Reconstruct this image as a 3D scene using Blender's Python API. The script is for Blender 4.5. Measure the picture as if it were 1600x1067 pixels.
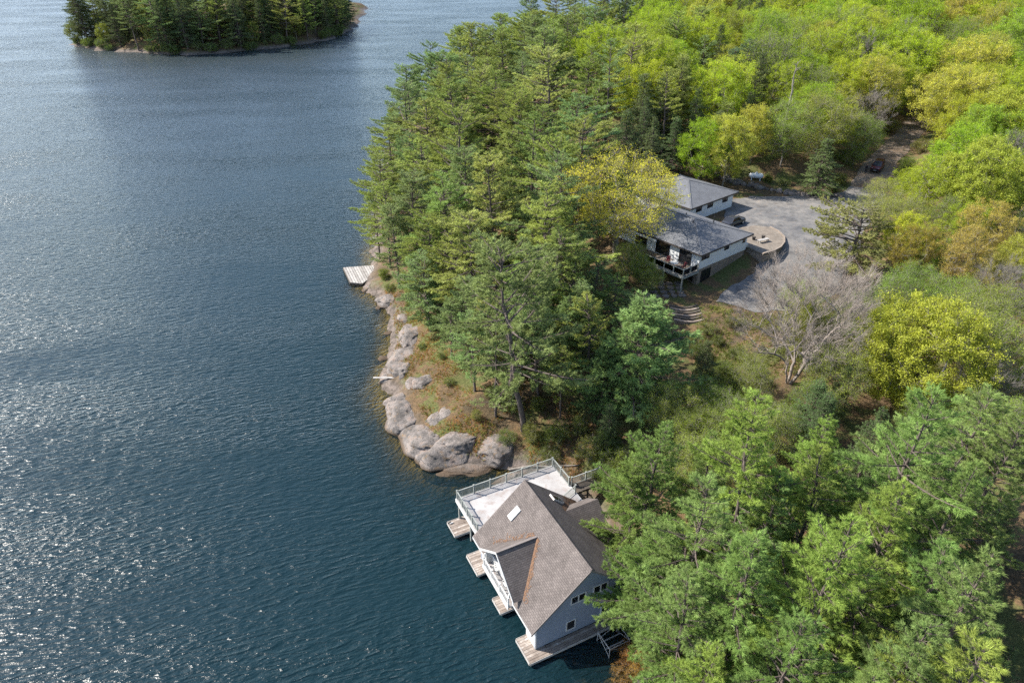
import bpy, math, random
import numpy as np
from mathutils import Vector, Matrix
from mathutils.geometry import delaunay_2d_cdt

R = math.radians
for _o in list(bpy.data.objects):
    bpy.data.objects.remove(_o)
scene = bpy.context.scene
COL = scene.collection

# ------------------------------------------------------------------ camera, sky, sun, exposure
CAM_H, CAM_PITCH = 52.0, 31.2
cam_d = bpy.data.cameras.new('camera')
cam = bpy.data.objects.new('camera', cam_d); COL.objects.link(cam)
cam.location = (0, 0, CAM_H); cam.rotation_euler = (R(90 - CAM_PITCH), 0, 0)
cam_d.sensor_width = 36.0; cam_d.lens = 24.0; cam_d.clip_start = 0.5; cam_d.clip_end = 8000
scene.camera = cam

SUN_DIR = Vector((-1.0, 0.25, 0.97)).normalized()          # towards the sun
sun_el = math.asin(SUN_DIR.z); sun_az = math.atan2(SUN_DIR.x, SUN_DIR.y)   # azimuth clockwise from +Y
world = bpy.data.worlds.new('World'); scene.world = world; world.use_nodes = True
wn = world.node_tree.nodes; wl = world.node_tree.links
for n in list(wn): wn.remove(n)
sky = wn.new('ShaderNodeTexSky'); sky.sky_type = 'NISHITA'; sky.sun_disc = False
sky.sun_elevation = sun_el; sky.sun_rotation = sun_az
sky.air_density = 1.0; sky.dust_density = 0.8; sky.ozone_density = 1.0
bg = wn.new('ShaderNodeBackground'); bg.inputs['Strength'].default_value = 0.14
wo = wn.new('ShaderNodeOutputWorld')
wl.new(sky.outputs[0], bg.inputs['Color']); wl.new(bg.outputs[0], wo.inputs['Surface'])
sun_d = bpy.data.lights.new('sun', 'SUN'); sun_d.energy = 5.0; sun_d.angle = R(0.53); sun_d.color = (1.0, 0.94, 0.85)
sun = bpy.data.objects.new('sun', sun_d); COL.objects.link(sun)
sun.rotation_euler = (-SUN_DIR).to_track_quat('-Z', 'Y').to_euler(); sun.location = (-60, 20, 80)
vs = scene.view_settings
vs.view_transform = 'Standard'; vs.look = 'None'; vs.gamma = 1.0; vs.exposure = 1.1; vs.use_curve_mapping = False
cy = scene.cycles
cy.max_bounces = 7; cy.diffuse_bounces = 3; cy.glossy_bounces = 3; cy.transmission_bounces = 4
cy.transparent_max_bounces = 8; cy.sample_clamp_indirect = 6.0
cy.use_denoising = False; cy.denoiser = 'OPENIMAGEDENOISE'; cy.denoising_input_passes = 'RGB_ALBEDO_NORMAL'; cy.denoising_prefilter = 'ACCURATE'

# ------------------------------------------------------------------ helpers
rng = np.random.default_rng(7)

def nrm(v):
    return v / np.maximum(np.linalg.norm(v, axis=-1, keepdims=True), 1e-9)

def vnoise(P, seed=0):
    P = np.asarray(P, float); i = np.floor(P).astype(np.int64); f = P - i; f = f * f * (3 - 2 * f)
    def hsh(a, b, c):
        n = (a * 374761393 + b * 668265263 + c * 2147483647 + seed * 974634777) & 0xFFFFFFFF
        n = ((n ^ (n >> 13)) * 1274126177) & 0xFFFFFFFF
        n = n ^ (n >> 16)
        return (n & 0xFFFF) / 65535.0
    o = 0
    for dx in (0, 1):
        wx = f[:, 0] if dx else 1 - f[:, 0]
        for dy in (0, 1):
            wy = f[:, 1] if dy else 1 - f[:, 1]
            for dz in (0, 1):
                wz = f[:, 2] if dz else 1 - f[:, 2]
                o = o + wx * wy * wz * hsh(i[:, 0] + dx, i[:, 1] + dy, i[:, 2] + dz)
    return o

def fbm(P, seed=0, oct=4):
    P = np.asarray(P, float); a, s, o = 0.5, 0.0, 0
    for k in range(oct):
        o = o + a * vnoise(P * 2 ** k, seed + k); s += a; a *= 0.5
    return o / s

def sstep(a, b, x):
    t = np.clip((x - a) / (b - a), 0, 1); return t * t * (3 - 2 * t)

def tag(o, label=None, cat=None, group=None, kind=None):
    if label: o['label'] = label
    if cat: o['category'] = cat
    if group: o['group'] = group
    if kind: o['kind'] = kind
    return o

def mesh_obj(name, me, parent=None):
    o = bpy.data.objects.new(name, me); COL.objects.link(o)
    if parent: o.parent = parent
    return o

def pymesh(name, verts, faces, m, parent=None, smooth=False):
    me = bpy.data.meshes.new(name)
    me.from_pydata([tuple(map(float, v)) for v in verts], [], [tuple(f) for f in faces])
    if m: me.materials.append(m)
    if smooth: me.polygons.foreach_set('use_smooth', [True] * len(me.polygons))
    me.update()
    return mesh_obj(name, me, parent)

def npmesh(name, V, F, m, smooth=False):
    """V (n,3), F (k,3) or (k,4) arrays -> mesh data"""
    me = bpy.data.meshes.new(name); V = np.asarray(V, np.float32); F = np.asarray(F, np.int32)
    k, c = F.shape
    me.vertices.add(len(V)); me.vertices.foreach_set('co', V.ravel())
    me.loops.add(k * c); me.loops.foreach_set('vertex_index', F.ravel())
    me.polygons.add(k); me.polygons.foreach_set('loop_start', np.arange(0, k * c, c, dtype=np.int32))
    me.polygons.foreach_set('loop_total', np.full(k, c, np.int32))
    if smooth: me.polygons.foreach_set('use_smooth', np.ones(k, bool))
    if m: me.materials.append(m)
    me.update(calc_edges=True)
    return me

def empty(name, loc, rz=0.0):
    o = bpy.data.objects.new(name, None); COL.objects.link(o)
    o.location = loc; o.rotation_euler = (0, 0, rz); o.empty_display_size = 0.3
    return o

BOXF = [(0, 3, 2, 1), (4, 5, 6, 7), (0, 1, 5, 4), (1, 2, 6, 5), (2, 3, 7, 6), (3, 0, 4, 7)]
def boxv(x0, x1, y0, y1, z0, z1):
    return [(x0, y0, z0), (x1, y0, z0), (x1, y1, z0), (x0, y1, z0), (x0, y0, z1), (x1, y0, z1), (x1, y1, z1), (x0, y1, z1)]

def box(name, par, m, x0, x1, y0, y1, z0, z1):
    return pymesh(name, boxv(x0, x1, y0, y1, z0, z1), BOXF, m, par)

def boxes(name, par, m, lst):
    V, F = [], []
    for b in lst:
        n = len(V); V += boxv(*b); F += [tuple(i + n for i in f) for f in BOXF]
    return pymesh(name, V, F, m, par)

def slab(name, par, m, pts, th, down=(0, 0, -1)):
    """planar polygon extruded by th along -normal"""
    P = [Vector(p) for p in pts]
    n = Vector((0, 0, 0))
    for i in range(len(P)):
        a, b = P[i], P[(i + 1) % len(P)]
        n += Vector(((a.y - b.y) * (a.z + b.z), (a.z - b.z) * (a.x + b.x), (a.x - b.x) * (a.y + b.y)))
    n.normalize()
    k = len(P)
    V = P + [p - n * th for p in P]
    F = [tuple(range(k)), tuple(range(2 * k - 1, k - 1, -1))] + [(i, k + i, k + (i + 1) % k, (i + 1) % k) for i in range(k)]
    return pymesh(name, V, F, m, par)

def bar(name, par, m, a, b, w, h=None, sides=4):
    """beam of section w x h from a to b"""
    h = h or w; a = Vector(a); b = Vector(b); d = (b - a).normalized()
    u = d.cross(Vector((0, 0, 1)))
    if u.length < 1e-3: u = Vector((1, 0, 0))
    u.normalize(); v = u.cross(d)
    V = []
    for p in (a, b):
        if sides == 4:
            for s, t in ((-1, -1), (1, -1), (1, 1), (-1, 1)): V.append(p + u * s * w / 2 + v * t * h / 2)
        else:
            for k in range(sides):
                an = 2 * math.pi * k / sides; V.append(p + u * math.cos(an) * w / 2 + v * math.sin(an) * h / 2)
    n = sides
    F = [tuple(range(n - 1, -1, -1)), tuple(range(n, 2 * n))] + [(i, (i + 1) % n, n + (i + 1) % n, n + i) for i in range(n)]
    return pymesh(name, V, F, m, par, smooth=False)

def prisms(A, B, ra, rb, sides=4):
    """vectorised tapered prisms along edges A->B -> V,F(quads)"""
    A = np.asarray(A, float); B = np.asarray(B, float); n = len(A)
    d = nrm(B - A); ref = np.where(np.abs(d[:, 2:3]) > 0.9, [[1.0, 0, 0]], [[0, 0, 1.0]])
    u = nrm(np.cross(d, ref)); v = np.cross(u, d)
    an = np.arange(sides) * 2 * math.pi / sides
    ring = u[:, None, :] * np.cos(an)[None, :, None] + v[:, None, :] * np.sin(an)[None, :, None]
    V = np.concatenate([A[:, None] + ring * np.asarray(ra)[:, None, None], B[:, None] + ring * np.asarray(rb)[:, None, None]], 1).reshape(-1, 3)
    base = (np.arange(n) * 2 * sides)[:, None, None]
    k = np.arange(sides); k2 = (k + 1) % sides
    F = (np.stack([k, k2, k2 + sides, k + sides], 1)[None] + base).reshape(-1, 4)
    return V, F

def join(parts):
    V, F, n = [], [], 0
    for v, f in parts:
        V.append(v); F.append(f + n); n += len(v)
    return np.concatenate(V), np.concatenate(F)

# ------------------------------------------------------------------ projection (used to place things from measured sight lines)
_t = R(CAM_PITCH); FPX = 1600 * 24.0 / 36.0
def ray(px, py):
    u = (px - 800) / FPX; v = (py - 533.5) / FPX
    return np.array([u, math.cos(_t) - v * math.sin(_t), -(math.sin(_t) + v * math.cos(_t))])
def at(px, py, z=0.0):
    d = ray(px, py); s = (CAM_H - z) / -d[2]; return np.array([d[0] * s, d[1] * s, z])
def proj(P):
    P = np.asarray(P, float); x, y, z = P[..., 0], P[..., 1], P[..., 2] - CAM_H
    zc = y * math.cos(_t) - z * math.sin(_t); yc = -(y * math.sin(_t) + z * math.cos(_t))
    return 800 + FPX * x / zc, 533.5 + FPX * yc / zc

# ------------------------------------------------------------------ materials
def new_mat(name):
    m = bpy.data.materials.new(name); m.use_nodes = True
    nt = m.node_tree
    for n in list(nt.nodes): nt.nodes.remove(n)
    out = nt.nodes.new('ShaderNodeOutputMaterial')
    return m, nt, out

def N(nt, typ, **kw):
    n = nt.nodes.new(typ)
    for k, v in kw.items():
        if k.startswith('_'): setattr(n, k[1:], v)
        else: n.inputs[k.replace('__', ' ')].default_value = v
    return n

def mixc(nt, fac, a, b, mode='MIX'):
    n = nt.nodes.new('ShaderNodeMix'); n.data_type = 'RGBA'; n.blend_type = mode
    for s, v in ((0, fac), (6, a), (7, b)):
        if hasattr(v, 'is_output'): nt.links.new(v, n.inputs[s])
        elif s == 0: n.inputs[0].default_value = v
        else: n.inputs[s].default_value = (*v, 1) if len(v) == 3 else v
    return n.outputs[2]

def math_n(nt, op, a, b=None):
    n = nt.nodes.new('ShaderNodeMath'); n.operation = op
    for i, v in enumerate((a, b)):
        if v is None: continue
        if hasattr(v, 'is_output'): nt.links.new(v, n.inputs[i])
        else: n.inputs[i].default_value = v
    return n.outputs[0]

def ramp(nt, val, stops):
    r = nt.nodes.new('ShaderNodeValToRGB'); nt.links.new(val, r.inputs[0])
    e = r.color_ramp.elements
    while len(e) < len(stops): e.new(0.5)
    for el, (p, c) in zip(e, stops): el.position = p; el.color = (*c, 1) if len(c) == 3 else c
    return r.outputs[0]

def noise(nt, vec, scale, detail=4.0, rough=0.55):
    n = nt.nodes.new('ShaderNodeTexNoise'); n.inputs['Scale'].default_value = scale
    n.inputs['Detail'].default_value = detail; n.inputs['Roughness'].default_value = rough
    if vec is not None: nt.links.new(vec, n.inputs['Vector'])
    return n.outputs['Fac']

def pmat(name, c1, c2=None, scale=3.0, rough=0.8, bump=0.0, bscale=None, spec=0.3, lo=0.35, hi=0.65, metal=0.0, c3=None, scale3=20.0, stretch=None):
    m, nt, out = new_mat(name)
    b = N(nt, 'ShaderNodeBsdfPrincipled'); b.inputs['Roughness'].default_value = rough
    b.inputs['Specular IOR Level'].default_value = spec; b.inputs['Metallic'].default_value = metal
    tc = nt.nodes.new('ShaderNodeTexCoord'); vec = tc.outputs['Object']
    if stretch:
        mp = nt.nodes.new('ShaderNodeMapping'); mp.inputs['Scale'].default_value = stretch
        nt.links.new(vec, mp.inputs['Vector']); vec = mp.outputs['Vector']
    if c2 is None: c2 = tuple(x * 0.8 for x in c1)
    f = noise(nt, vec, scale, 6.0, 0.6)
    col = ramp(nt, f, [(lo, c1), (hi, c2)])
    if c3:
        f3 = noise(nt, vec, scale3, 3.0, 0.6)
        f3 = ramp(nt, f3, [(0.52, (0, 0, 0)), (0.68, (1, 1, 1))])
        col = mixc(nt, f3, col, c3)
    nt.links.new(col, b.inputs['Base Color'])
    if bump:
        bp = nt.nodes.new('ShaderNodeBump'); bp.inputs['Strength'].default_value = 1.0; bp.inputs['Distance'].default_value = bump
        nt.links.new(noise(nt, vec, bscale or scale * 4, 5.0, 0.6), bp.inputs['Height'])
        nt.links.new(bp.outputs[0], b.inputs['Normal'])
    nt.links.new(b.outputs[0], out.inputs['Surface'])
    return m

def leaf_mat(name, trans=0.35, vscale=0.9, gloss=0.25, var=0.35):
    """colour comes from the object's own colour, varied per object and by clump"""
    m, nt, out = new_mat(name)
    oi = nt.nodes.new('ShaderNodeObjectInfo'); tc = nt.nodes.new('ShaderNodeTexCoord')
    f = noise(nt, tc.outputs['Object'], vscale, 3.0, 0.6)
    k = nt.nodes.new('ShaderNodeMapRange'); k.inputs[1].default_value = 0.3; k.inputs[2].default_value = 0.7
    k.inputs[3].default_value = 1 - var; k.inputs[4].default_value = 1 + var
    nt.links.new(f, k.inputs[0])
    hs = nt.nodes.new('ShaderNodeHueSaturation')
    ge_ = nt.nodes.new('ShaderNodeNewGeometry'); k2 = nt.nodes.new('ShaderNodeMapRange'); k2.inputs[3].default_value = 0.68; k2.inputs[4].default_value = 1.32
    nt.links.new(ge_.outputs['Random Per Island'], k2.inputs[0]); kk = math_n(nt, 'MULTIPLY', k.outputs[0], k2.outputs[0])
    rv = nt.nodes.new('ShaderNodeMapRange'); rv.inputs[3].default_value = 0.485; rv.inputs[4].default_value = 0.515
    nt.links.new(oi.outputs['Random'], rv.inputs[0]); nt.links.new(rv.outputs[0], hs.inputs['Hue'])
    nt.links.new(kk, hs.inputs['Value']); nt.links.new(oi.outputs['Color'], hs.inputs['Color'])
    d = N(nt, 'ShaderNodeBsdfPrincipled'); d.inputs['Roughness'].default_value = 0.55; d.inputs['Specular IOR Level'].default_value = gloss
    t = nt.nodes.new('ShaderNodeBsdfTranslucent')
    warm = mixc(nt, 1.0, hs.outputs[0], (1.15, 1.1, 0.6), 'MULTIPLY')
    nt.links.new(hs.outputs[0], d.inputs['Base Color']); nt.links.new(warm, t.inputs['Color'])
    mx = nt.nodes.new('ShaderNodeMixShader'); mx.inputs[0].default_value = trans
    nt.links.new(d.outputs[0], mx.inputs[1]); nt.links.new(t.outputs[0], mx.inputs[2])
    nt.links.new(mx.outputs[0], out.inputs['Surface'])
    return m

def brickmat(name, c1, c2, cm, sx, sy, mortar=0.02, rough=0.85, bump=0.02, uvaxis='XY', off=0.5, grain=0.22):
    """courses (shingles, siding, masonry) in object coordinates; uvaxis picks the two in-plane axes"""
    m, nt, out = new_mat(name)
    tc = nt.nodes.new('ShaderNodeTexCoord'); sp = nt.nodes.new('ShaderNodeSeparateXYZ'); cb = nt.nodes.new('ShaderNodeCombineXYZ')
    nt.links.new(tc.outputs['Object'], sp.inputs[0])
    for i, a in enumerate(uvaxis): nt.links.new(sp.outputs['XYZ'.index(a)], cb.inputs[i])
    br = nt.nodes.new('ShaderNodeTexBrick'); nt.links.new(cb.outputs[0], br.inputs['Vector'])
    br.offset = off; br.inputs['Scale'].default_value = 1.0
    br.inputs['Brick Width'].default_value = sx; br.inputs['Row Height'].default_value = sy
    br.inputs['Mortar Size'].default_value = mortar; br.inputs['Mortar Smooth'].default_value = 0.3
    br.inputs['Color1'].default_value = (*c1, 1); br.inputs['Color2'].default_value = (*c2, 1); br.inputs['Mortar'].default_value = (*cm, 1)
    f = noise(nt, tc.outputs['Object'], 0.9, 5.0, 0.65)
    dk = ramp(nt, f, [(0.3, (1 - grain * 1.2,) * 3), (0.7, (1 + grain * .5,) * 3)])
    col = mixc(nt, 1.0, br.outputs['Color'], dk, 'MULTIPLY')
    f2 = noise(nt, tc.outputs['Object'], 14.0, 3.0, 0.7)
    col = mixc(nt, 1.0, col, ramp(nt, f2, [(0.3, (1 - grain,) * 3), (0.7, (1 + grain,) * 3)]), 'MULTIPLY')
    b = N(nt, 'ShaderNodeBsdfPrincipled'); b.inputs['Roughness'].default_value = rough; b.inputs['Specular IOR Level'].default_value = 0.2
    nt.links.new(col, b.inputs['Base Color'])
    bp = nt.nodes.new('ShaderNodeBump'); bp.inputs['Distance'].default_value = bump; bp.invert = True
    nt.links.new(br.outputs['Fac'], bp.inputs['Height']); nt.links.new(bp.outputs[0], b.inputs['Normal'])
    nt.links.new(b.outputs[0], out.inputs['Surface'])
    return m

M = {}
M['white'] = pmat('white_paint', (0.54, 0.54, 0.53), (0.44, 0.44, 0.43), 1.5, 0.5)
M['siding'] = brickmat('blue_grey_siding', (0.215, 0.25, 0.31), (0.235, 0.27, 0.33), (0.175, 0.205, 0.255), 60.0, 0.16, 0.012, 0.7, 0.003, 'XZ', grain=0.05)
M['siding_y'] = brickmat('blue_grey_siding_end', (0.215, 0.25, 0.31), (0.235, 0.27, 0.33), (0.175, 0.205, 0.255), 60.0, 0.16, 0.012, 0.7, 0.003, 'YZ', grain=0.05)
M['shingle'] = brickmat('brown_shingle', (0.145, 0.125, 0.115), (0.112, 0.096, 0.089), (0.068, 0.058, 0.055), 0.3, 0.14, 0.01, 0.92, 0.012, 'YX')
M['shingle_x'] = brickmat('brown_shingle_dormer', (0.145, 0.125, 0.115), (0.112, 0.096, 0.089), (0.068, 0.058, 0.055), 0.3, 0.14, 0.01, 0.92, 0.012, 'XY')
M['greyroof'] = brickmat('grey_shingle', (0.15, 0.155, 0.165), (0.13, 0.135, 0.145), (0.09, 0.09, 0.095), 0.34, 0.2, 0.01, 0.92, 0.01, 'XY', grain=.14)
M['bswhite'] = pmat('white_siding', (0.66, 0.68, 0.69), (0.60, 0.62, 0.63), 0.8, 0.6)
M['bswhite_y'] = M['bswhite']
M['stonewall'] = brickmat('stone_veneer', (0.33, 0.26, 0.2), (0.22, 0.19, 0.165), (0.2, 0.18, 0.16), 0.45, 0.2, 0.02, 0.9, 0.03, 'XZ')
M['stonewall_y'] = brickmat('stone_veneer_side', (0.33, 0.26, 0.2), (0.22, 0.19, 0.165), (0.2, 0.18, 0.16), 0.45, 0.2, 0.02, 0.9, 0.03, 'YZ')
M['dock'] = pmat('weathered_dock_wood', (0.34, 0.29, 0.25), (0.2, 0.165, 0.14), 1.6, 0.9, 0.01, 9.0, c3=(0.42, 0.39, 0.36), scale3=3.0)
M['paledock'] = pmat('silver_grey_planks', (0.40, 0.38, 0.355), (0.27, 0.255, 0.24), 1.6, 0.9, 0.008, 9.0)
M['greydock'] = pmat('darker_grey_planks', (0.31, 0.29, 0.27), (0.21, 0.195, 0.18), 1.6, 0.9, 0.008, 9.0)
M['dock2'] = pmat('brown_dock_wood', (0.24, 0.2, 0.17), (0.15, 0.12, 0.10), 1.6, 0.9, 0.01, 9.0)
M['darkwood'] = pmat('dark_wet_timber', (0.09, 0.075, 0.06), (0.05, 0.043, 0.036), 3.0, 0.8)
M['deckfloor'] = pmat('patchy_white_deck_coating', (0.36, 0.35, 0.345), (0.27, 0.255, 0.25), 0.5, 0.7, 0.004, 12.0, c3=(0.27, 0.235, 0.22), scale3=1.3, lo=0.4, hi=0.66)
M['rail'] = pmat('grey_green_rail', (0.27, 0.285, 0.265), (0.2, 0.21, 0.195), 3.0, 0.7)
M['fascia'] = pmat('pale_fascia', (0.6, 0.57, 0.54), (0.5, 0.47, 0.45), 2.0, 0.7)
M['darkfascia'] = pmat('dark_brown_fascia', (0.06, 0.05, 0.045), (0.045, 0.04, 0.035), 2.0, 0.6)
M['trimbrown'] = pmat('brown_grey_trim', (0.20, 0.172, 0.158), (0.155, 0.135, 0.125), 2.0, 0.8)
M['litter'] = pmat('rust_needle_litter', (0.185, 0.105, 0.062), (0.12, 0.075, 0.05), 6.0, 0.95)
M['metal'] = pmat('galvanised_metal', (0.5, 0.5, 0.5), (0.4, 0.4, 0.4), 5.0, 0.4, metal=0.6)
M['concrete'] = pmat('buff_concrete', (0.19, 0.16, 0.13), (0.13, 0.11, 0.09), 0.8, 0.9, 0.004, 20.0, c3=(0.21, 0.185, 0.155), scale3=2.0)
M['track'] = pmat('leaf_strewn_dirt', (0.17, 0.145, 0.12), (0.115, 0.085, 0.062), 0.5, 0.95, 0.03, 12.0, c3=(0.21, 0.135, 0.08), scale3=3.0)
M['plastic'] = pmat('dark_plastic', (0.03, 0.03, 0.033), (0.02, 0.02, 0.02), 4.0, 0.5)
M['redcloth'] = pmat('dark_red_cushion', (0.16, 0.035, 0.04), (0.1, 0.025, 0.03), 4.0, 0.9)
M['rubber'] = pmat('tyre_rubber', (0.025, 0.025, 0.025), (0.018, 0.018, 0.018), 9.0, 0.9)
M['maroon'] = pmat('maroon_car_paint', (0.10, 0.012, 0.016), (0.08, 0.01, 0.013), 2.0, 0.25, spec=0.6)
M['charcoal'] = pmat('charcoal_car_paint', (0.035, 0.037, 0.045), (0.03, 0.03, 0.036), 2.0, 0.25, spec=0.6)
M['lens'] = pmat('clear_lamp_lens', (0.75, 0.75, 0.75), (0.65, 0.65, 0.65), 3.0, 0.15, spec=0.8)
M['barkpine'] = pmat('pine_bark', (0.13, 0.105, 0.09), (0.07, 0.055, 0.048), 5.0, 0.95, 0.03, 14.0, stretch=(1, 1, 0.3))
M['barkgrey'] = pmat('grey_bark', (0.24, 0.215, 0.19), (0.14, 0.125, 0.11), 4.0, 0.95, 0.02, 12.0, stretch=(1, 1, 0.3))
M['barkpale'] = pmat('pale_bare_twigs', (0.31, 0.265, 0.23), (0.22, 0.185, 0.16), 1.5, 0.9, 0.01, 12.0)
M['cloth'] = pmat('dark_clothing', (0.02, 0.02, 0.028), (0.014, 0.014, 0.018), 4.0, 0.9)
M['skin'] = pmat('skin', (0.45, 0.28, 0.2), (0.42, 0.26, 0.19), 4.0, 0.6)
M['tank'] = pmat('white_tank_paint', (0.7, 0.72, 0.74), (0.6, 0.62, 0.64), 2.0, 0.4)
M['needle'] = leaf_mat('pine_needles', 0.3, 0.6, 0.08, 0.38)
M['leaf'] = leaf_mat('spring_leaves', 0.5, 0.9, 0.08, 0.34)
M['grass'] = leaf_mat('grass_blades', 0.35, 0.35, 0.15, 0.45)

def glass_mat():
    m, nt, out = new_mat('window_glass')
    b = N(nt, 'ShaderNodeBsdfPrincipled'); b.inputs['Base Color'].default_value = (0.012, 0.014, 0.017, 1)
    b.inputs['Roughness'].default_value = 0.04; b.inputs['Specular IOR Level'].default_value = 0.7
    nt.links.new(b.outputs[0], out.inputs['Surface']); return m
M['glass'] = glass_mat()
def clear_glass():
    m, nt, out = new_mat('clear_pane')
    g = nt.nodes.new('ShaderNodeBsdfGlossy'); g.inputs['Roughness'].default_value = 0.03
    t = nt.nodes.new('ShaderNodeBsdfTransparent'); t.inputs['Color'].default_value = (0.86, 0.9, 0.9, 1)
    fr = nt.nodes.new('ShaderNodeFresnel'); fr.inputs['IOR'].default_value = 1.5
    mx = nt.nodes.new('ShaderNodeMixShader'); nt.links.new(fr.outputs[0], mx.inputs[0])
    nt.links.new(t.outputs[0], mx.inputs[1]); nt.links.new(g.outputs[0], mx.inputs[2])
    nt.links.new(mx.outputs[0], out.inputs['Surface']); return m
M['clear'] = clear_glass()

def granite_mat():
    m, nt, out = new_mat('granite')
    g = nt.nodes.new('ShaderNodeNewGeometry'); pos = g.outputs['Position']
    f = noise(nt, pos, 0.7, 7.0, 0.65)
    col = ramp(nt, f, [(0.3, (0.06, 0.054, 0.05)), (0.42, (0.125, 0.11, 0.10)), (0.54, (0.20, 0.175, 0.16)), (0.66, (0.215, 0.16, 0.13)), (0.78, (0.145, 0.10, 0.075))])
    f2 = noise(nt, pos, 1.9, 9.0, 0.72)
    col = mixc(nt, ramp(nt, f2, [(0.5, (0, 0, 0)), (0.62, (.9, .9, .9))]), col, (0.075, 0.07, 0.064))
    f3 = noise(nt, pos, 1.3, 5.0, 0.7)
    col = mixc(nt, ramp(nt, f3, [(0.56, (0, 0, 0)), (0.68, (0.85, 0.85, 0.85))]), col, (0.20, 0.13, 0.07))
    # rust and algae band where the lake wets the rock
    sp = nt.nodes.new('ShaderNodeSeparateXYZ'); nt.links.new(pos, sp.inputs[0])
    wet = nt.nodes.new('ShaderNodeMapRange'); wet.inputs[1].default_value = 0.62; wet.inputs[2].default_value = 0.3
    nt.links.new(math_n(nt, 'ADD', sp.outputs[2], math_n(nt, 'MULTIPLY', f2, 0.3)), wet.inputs[0])
    col = mixc(nt, wet.outputs[0], col, (0.085, 0.06, 0.04))
    b = N(nt, 'ShaderNodeBsdfPrincipled'); b.inputs['Roughness'].default_value = 0.85; b.inputs['Specular IOR Level'].default_value = 0.25
    nt.links.new(col, b.inputs['Base Color'])
    bp = nt.nodes.new('ShaderNodeBump'); bp.inputs['Distance'].default_value = 0.2
    nt.links.new(noise(nt, pos, 2.2, 8.0, 0.75), bp.inputs['Height']); nt.links.new(bp.outputs[0], b.inputs['Normal'])
    nt.links.new(b.outputs[0], out.inputs['Surface']); return m
M['granite'] = granite_mat()

def ground_mat():
    m, nt, out = new_mat('forest_floor')
    g = nt.nodes.new('ShaderNodeNewGeometry'); pos = g.outputs['Position']
    f = noise(nt, pos, 0.22, 6.0, 0.65)
    col = ramp(nt, f, [(0.3, (0.06, 0.05, 0.032)), (0.42, (0.10, 0.075, 0.045)), (0.5, (0.135, 0.09, 0.05)), (0.56, (0.095, 0.10, 0.038)), (0.7, (0.075, 0.095, 0.03))])
    f2 = noise(nt, pos, 4.0, 6.0, 0.75)
    col = mixc(nt, 1.0, col, ramp(nt, f2, [(0.3, (0.45, 0.45, 0.45)), (0.7, (1.5, 1.45, 1.4))]), 'MULTIPLY')
    # bare granite where the ground is steep or beside the lake
    sp = nt.nodes.new('ShaderNodeSeparateXYZ'); nt.links.new(g.outputs['Normal'], sp.inputs[0])
    zp = nt.nodes.new('ShaderNodeSeparateXYZ'); nt.links.new(pos, zp.inputs[0])
    f3 = noise(nt, pos, 0.6, 6.0, 0.7)
    rk = nt.nodes.new('ShaderNodeMapRange'); rk.inputs[1].default_value = 2.5; rk.inputs[2].default_value = 1.5
    nt.links.new(math_n(nt, 'ADD', zp.outputs[2], math_n(nt, 'MULTIPLY', f3, 1.8)), rk.inputs[0])
    rock = ramp(nt, noise(nt, pos, 1.1, 7.0, 0.7), [(0.32, (0.055, 0.048, 0.042)), (0.48, (0.115, 0.095, 0.08)), (0.62, (0.19, 0.155, 0.135)), (0.7, (0.13, 0.10, 0.07))])
    col = mixc(nt, rk.outputs[0], col, rock)
    bed = nt.nodes.new('ShaderNodeMapRange'); bed.inputs[1].default_value = 0.04; bed.inputs[2].default_value = -0.2
    nt.links.new(zp.outputs[2], bed.inputs[0])
    bedc = ramp(nt, noise(nt, pos, 0.5, 6.0, 0.7), [(0.3, (0.10, 0.07, 0.035)), (0.5, (0.27, 0.17, 0.075)), (0.7, (0.36, 0.22, 0.10))])
    col = mixc(nt, bed.outputs[0], col, bedc)
    b = N(nt, 'ShaderNodeBsdfPrincipled'); b.inputs['Roughness'].default_value = 0.95; b.inputs['Specular IOR Level'].default_value = 0.15
    nt.links.new(col, b.inputs['Base Color'])
    bp = nt.nodes.new('ShaderNodeBump'); bp.inputs['Distance'].default_value = 0.25
    nt.links.new(noise(nt, pos, 1.7, 8.0, 0.75), bp.inputs['Height']); nt.links.new(bp.outputs[0], b.inputs['Normal'])
    nt.links.new(b.outputs[0], out.inputs['Surface']); return m
M['ground'] = ground_mat()

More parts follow.
